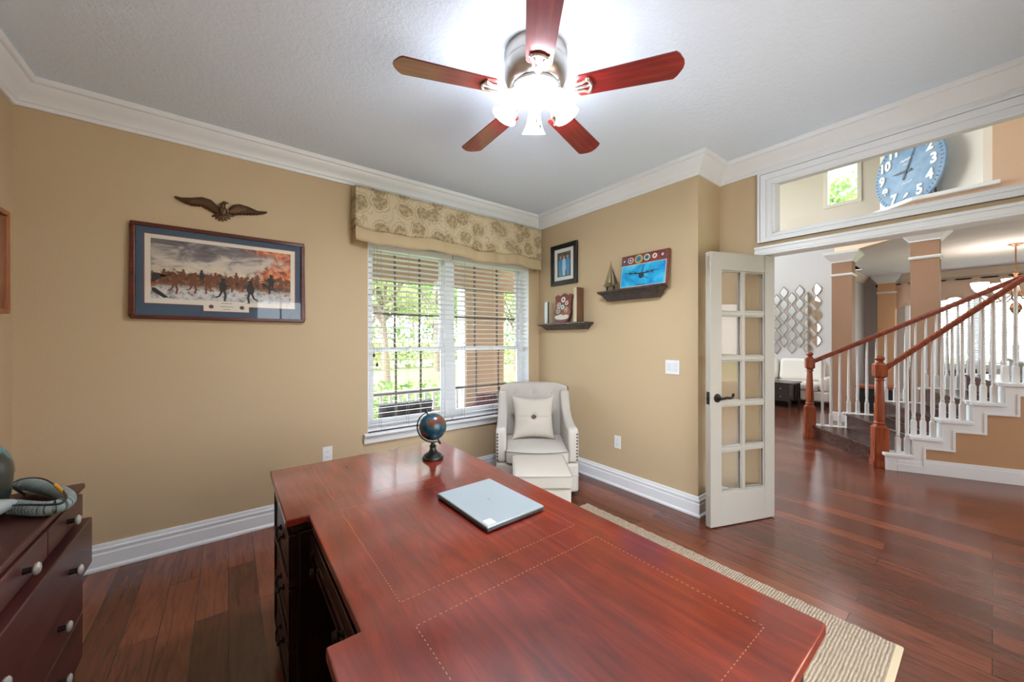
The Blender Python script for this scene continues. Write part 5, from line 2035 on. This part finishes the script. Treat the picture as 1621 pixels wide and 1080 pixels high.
for s in (-.3, .3):
    o.tube([Mc @ Vector((s, -CR * .80, -.035)), Mc @ Vector((s, -CR * 1.04, -.12))], .012, 8)
    o.tube([Mc @ Vector((s, .1, -.035)), Mc @ Vector((s * .6, -CR * 1.04, -.22))], .012, 8)
o.build('easel_leg', DARKM, ck)

# ------------------------------------------------------------------ outside: porch, garden, street
STUCCO = mat('stucco_beige', srgb(176, 154, 134), .9, bump=(60, .4, .004))
PORCHW = mat('porch_white', srgb(226, 226, 224), .6)
GRASS = mat('lawn_green', srgb(92, 112, 60), .95, noise=((3, 3, 3), srgb(124, 138, 82), .4, .65))
o = struct(MB().box(-40, 60, 3.6, 120, -.5, -.3).box(12.3, 60, -40, 3.6, -.5, -.3).box(-40, 12.3, -40, -4.2, -.5, -.3).build('floor_lawn', GRASS, smooth=0))
struct(MB().box(-6, 3.17, 3.366, 4.75, -.29, -.12).build('floor_porch', mat('porch_concrete', srgb(176, 172, 166), .8), smooth=0))
struct(MB().box(-40, 60, 21, 28, -.299, -.27).build('floor_street', mat('street_grey', srgb(158, 148, 146), .9), smooth=0))
struct(MB().box(-3, 3.1, -4.1, -.61, -.25, -.1).build('floor_bounce_slab', mat('bounce_pale', srgb(206, 202, 196), .9), smooth=0))  # unseen pale slab added to bounce sunlight up to the office ceiling
struct(MB().box(-6, 3.6, 4.4, 4.65, 2.09, 2.75).build('trim_13', STUCCO, smooth=0))
struct(MB().box(-6, 3.17, 3.366, 4.4, 2.62, 2.75).build('ceiling_porch', STUCCO, smooth=0))
pc = thing('porch_column', 'wide beige stucco porch column outside the garden window', 'column', (2.9, 4.53, -.12))
MB().box(-.31, .33, -.13, .12, .0005, 2.2095).build('shaft', STUCCO, pc, bevel=.008)
MB().box(-.33, .35, -.15, .14, .0003, .18).build('plinth', STUCCO, pc, bevel=.01)
MB().box(-.324, -.3105, -.11, .1, .19, 2.2).build('lit_side_sheet', PORCHW, pc)  # white sheet paints the shaft's sunlit side
rl = thing('porch_railing', 'white porch railing with square balusters outside the window', 'railing', (.5, 4.53, -.12))
MB().box(-3.5, 2.07, -.035, .035, .79, .84).build('top_rail', PORCHW, rl, bevel=.005)
MB().box(-3.5, 2.07, -.025, .025, .09, .13).build('bottom_rail', PORCHW, rl, bevel=.005)
for k in range(48):
    xx = -3.44 + k * .116
    MB().box(xx - .017, xx + .017, -.017, .017, .131, .789).build('baluster', PORCHW, rl, smooth=0)
PRED = mat('porch_chair_red', srgb(104, 40, 42), .5)
PDK = mat('porch_chair_dark', srgb(38, 32, 36), .5)


def porch_chair(x, y, rz, label, m):
    t = thing('porch_chair', label, 'chair', (x, y, -.12), rz, 'chairs on the porch')
    b = MB()
    for k in range(6):
        b.box(-.26 + k * .088, -.26 + k * .088 + .08, -.02, .02, .36, .98, T(0, .27, 0) @ RX(math.radians(-14)) @ T(0, .08, -.06))
    b.box(-.26, .26, -.04, -.02, .5, .56, T(0, .27, 0) @ RX(math.radians(-14)) @ T(0, .08, -.06))
    b.build('slatted_back', m, t)
    b = MB()
    for k in range(6):
        b.box(-.26, .26, -.3 + k * .098, -.3 + k * .098 + .09, .36, .385)
    b.box(-.25, -.22, -.3, .28, .33, .36)
    b.box(.22, .25, -.3, .28, .33, .36)
    b.build('slatted_seat', m, t)
    for s in (-1, 1):
        MB().box(s * .31 - .05, s * .31 + .05, -.36, .3, .56, .585).build('arm_rest', m, t, bevel=.004)
        MB().box(s * .29 - .025, s * .29 + .025, -.32, -.26, 0.0005, .56).build('leg', m, t)
        MB().box(s * .29 - .025, s * .29 + .025, .22, .28, 0.0005, .56).build('leg', m, t)
    return t


porch_chair(1.36, 4.0, math.radians(180), 'near black porch armchair outside the left end of the window', PDK)
porch_chair(2.42, 4.02, math.radians(180), 'dark red porch armchair in front of the stucco column', PRED)
pt = thing('porch_table', 'small porch table under a pale blue cloth between the two porch chairs', 'table', (1.885, 4.02, -.12))
BLUEC = mat('cloth_blue', srgb(120, 196, 214), .8)
MB().box(-.16, .16, -.2, .2, .55, .58).build('table_top', PORCHW, pt, bevel=.004)
MB().box(-.165, .165, -.21, .21, .5805, .59).build('cloth', BLUEC, pt, bevel=.003)
for sx in (-.13, .13):
    for sy in (-.16, .16):
        MB().box(sx - .02, sx + .02, sy - .02, sy + .02, .0005, .55).build('leg', PORCHW, pt)


def leaf_mat(name, c1, c2):
    if name in MATS:
        return MATS[name]
    m = mat(name, c1, .6, spec=.2)
    q = NT(m)
    tc = q.n('TexCoord')
    n = q.n('TexNoise', Scale=1.6, Detail=3.)
    q.l(tc.outputs['Object'], n.inputs['Vector'])
    c = q.ramp(n.outputs[0], [(.35, c1), (.65, c2)])
    q.l(c, q.b.inputs['Base Color'])
    tl = q.n('BsdfTranslucent')
    q.l(c, tl.inputs[0])
    mx = q.n('MixShader')
    mx.inputs[0].default_value = .45
    o_ = [x for x in m.node_tree.nodes if x.type == 'OUTPUT_MATERIAL'][0]
    q.l(q.b.outputs[0], mx.inputs[1])
    q.l(tl.outputs[0], mx.inputs[2])
    q.l(mx.outputs[0], o_.inputs[0])
    return m


LEAF = [leaf_mat('leaf_pale', srgb(136, 150, 92), srgb(182, 186, 140)), leaf_mat('leaf_mid', srgb(92, 126, 66), srgb(146, 170, 104)), leaf_mat('leaf_deep', srgb(50, 80, 42), srgb(88, 118, 66))]
BARK = mat('bark', srgb(120, 104, 92), .9, bump=(20, .6, .02))


def leaves(b, c, r, n, size, rnd):
    for _ in range(n):
        while True:
            p = Vector((rnd.uniform(-1, 1), rnd.uniform(-1, 1), rnd.uniform(-1, 1)))
            if .2 < p.length < 1:
                break
        p = Vector((c[0] + p.x * r[0], c[1] + p.y * r[1], c[2] + p.z * r[2]))
        d = Vector((rnd.gauss(0, 1), rnd.gauss(0, 1), rnd.gauss(0, 1))).normalized()
        e = d.orthogonal().normalized()
        e.rotate(Matrix.Rotation(rnd.uniform(0, 6.28), 3, d))
        f = d.cross(e)
        s = size * rnd.uniform(.6, 1.3)
        b.add([p - e * s, p + f * s * .45, p + e * s, p - f * s * .45], [(0, 1, 2, 3)])


def tree(x, y, hgt, spread, seed, lm, label, dens=1., z0=-.3, size=.13):
    rnd = random.Random(seed)
    t = thing('garden_tree', label, 'tree', (x, y, z0), 0, 'trees in the front garden')
    tr_ = MB()
    lv = MB()
    lean = rnd.uniform(-.3, .3)
    top = Vector((lean, rnd.uniform(-.2, .2), hgt * .55))
    tr_.tube([(0, 0, 0), (lean * .4, 0, hgt * .25), tuple(top)], [.17, .13, .09], 9)
    for k in range(9):
        a = k * 2.4 + rnd.uniform(-.3, .3)
        rr = spread * rnd.uniform(.45, 1)
        st_ = Vector((lean * .6, 0, hgt * rnd.uniform(.28, .5)))
        en = Vector((rr * math.cos(a), rr * math.sin(a), hgt * rnd.uniform(.5, .98)))
        mid = (st_ + en) / 2 + Vector((rnd.uniform(-.3, .3), rnd.uniform(-.3, .3), .25))
        tr_.tube([st_, mid, en], [.07, .045, .015], 6)
        for q in range(3):
            c = st_.lerp(en, rnd.uniform(.55, 1.05)) + Vector((rnd.uniform(-.6, .6), rnd.uniform(-.6, .6), rnd.uniform(-.3, .4)))
            leaves(lv, c, (spread * .3, spread * .3, spread * .2), int(85 * dens), size, rnd)
    tr_.build('trunk', BARK, t, smooth=60)
    lv.build('foliage', lm, t, smooth=0, weld=False)
    return t


def tp(px, Y):
    p = at(px, 500, Y=Y)
    return p.x, Y


for px, Y, hg, sd, seed, lm, lab, dn_, sz in (
        (612, 13.5, 5.6, 2.3, 3, 0, 'pale airy tree behind the palm, at the left of the garden view', 1.2, .12),
        (692, 17.6, 6.6, 2.0, 8, 1, 'leafy tree on the lawn seen through the middle of the window', 1.2, .13),
        (818, 15.0, 6.0, 2.2, 12, 0, 'pale green tree seen to the right of the porch column', 1.4, .12),
        (590, 31.0, 8.5, 4.0, 21, 1, 'tall tree across the street at the far left of the garden view', 1.3, .22),
        (655, 41.0, 11.0, 4.2, 25, 0, 'tall tree across the street behind the leafy lawn tree', 1.3, .22),
        (728, 32.0, 8.5, 4.2, 27, 1, 'tall tree across the street just left of the porch column', 1.3, .22),
        (822, 33.0, 9.0, 4.2, 29, 2, 'tall dark tree across the street at the right end of the garden view', 1.3, .22)):
    tree(*tp(px, Y), hg, sd, seed, LEAF[lm], lab, dn_, size=sz)
tree(14.6, 2.9, 7.0, 2.6, 33, LEAF[1], 'leafy tree outside the small high window', 1.3)
hd = stuff(MB().build('hedge', LEAF[2]) if False else (lambda b: (leaves(b, (1.6, 6.6, .1), (4.6, .42, .52), 5200, .06, random.Random(5)), b.build('clipped_hedge', LEAF[1], smooth=0, weld=False))[1])(MB()), 'low green hedge running along the garden beyond the porch railing', 'hedge')
stuff((lambda b: (leaves(b, (9.0, 20.6, .45), (13, .55, 1.0), 2600, .16, random.Random(15)), b.build('street_shrubs', LEAF[0], smooth=0, weld=False))[1])(MB()), 'pale green shrubs along the near side of the street', 'shrubs')
stuff((lambda b: (leaves(b, (14.0, 29.4, .9), (22, .9, 1.9), 4200, .24, random.Random(16)), b.build('far_shrubs', LEAF[1], smooth=0, weld=False))[1])(MB()), 'tall green shrubs on the far side of the street', 'shrubs')
# sago palm
sp_ = thing('sago_palm', 'yellow green sago palm with arching fronds beyond the hedge', 'palm', (2.05, 8.3, -.3))
MB().lathe([(.16, 0), (.19, .3), (.15, .75), (0, .8)], n=14).build('trunk', BARK, sp_)
PALM = leaf_mat('leaf_palm', srgb(112, 138, 44), srgb(158, 168, 82))
rnd = random.Random(4)
for k in range(22):
    a = k * 2.399
    el = .35 + .9 * (k / 22)
    ln = 1.0
    b = MB()
    pts = []
    for i in range(9):
        t = i / 8
        r_ = ln * t * math.cos(el * (1 - .45 * t))
        z_ = .8 + ln * t * math.sin(el) * (1 - .55 * t * t * (1.2 - el * .4))
        pts.append(Vector((r_ * math.cos(a), r_ * math.sin(a), z_)))
    b.tube(pts, [.012 - .001 * i for i in range(9)], 5)
    side = Vector((-math.sin(a), math.cos(a), 0))
    for i in range(1, 9):
        for h_ in (0, .5):
            p = pts[i - 1].lerp(pts[i], h_)
            fw = (pts[i] - pts[i - 1]).normalized()
            w = .2 * math.sin(PI * (.12 + .8 * (i - 1 + h_) / 8))
            for s in (-1, 1):
                e = p + side * s * w + fw * w * .6
                b.add([p - fw * .012, p + fw * .012, e], [(0, 1, 2)])
    b.build('frond', PALM, sp_, smooth=0, weld=False)
# house across the street
hs = thing('house', 'pale grey house across the street behind the trees', 'house', (3.5, 46, -.3))
MB().box(-9, 9, 0, 7, 0.0005, 3.1).build('wall', mat('house_wall', srgb(216, 212, 206), .9), hs)
MB().prism([(-9.6, 3.1), (9.6, 3.1), (6.5, 5.2), (-6.5, 5.2)], -.6, 7.6, 'XZ').build('roof', mat('house_roof', srgb(128, 122, 120), .9), hs, smooth=0)
for xx in (-6, -1.5, 3.5):
    f = MB().box(xx - .8, xx + .8, -.03, 0, .9, 2.3).build('window', mat('house_window', srgb(90, 96, 104), .3), hs)
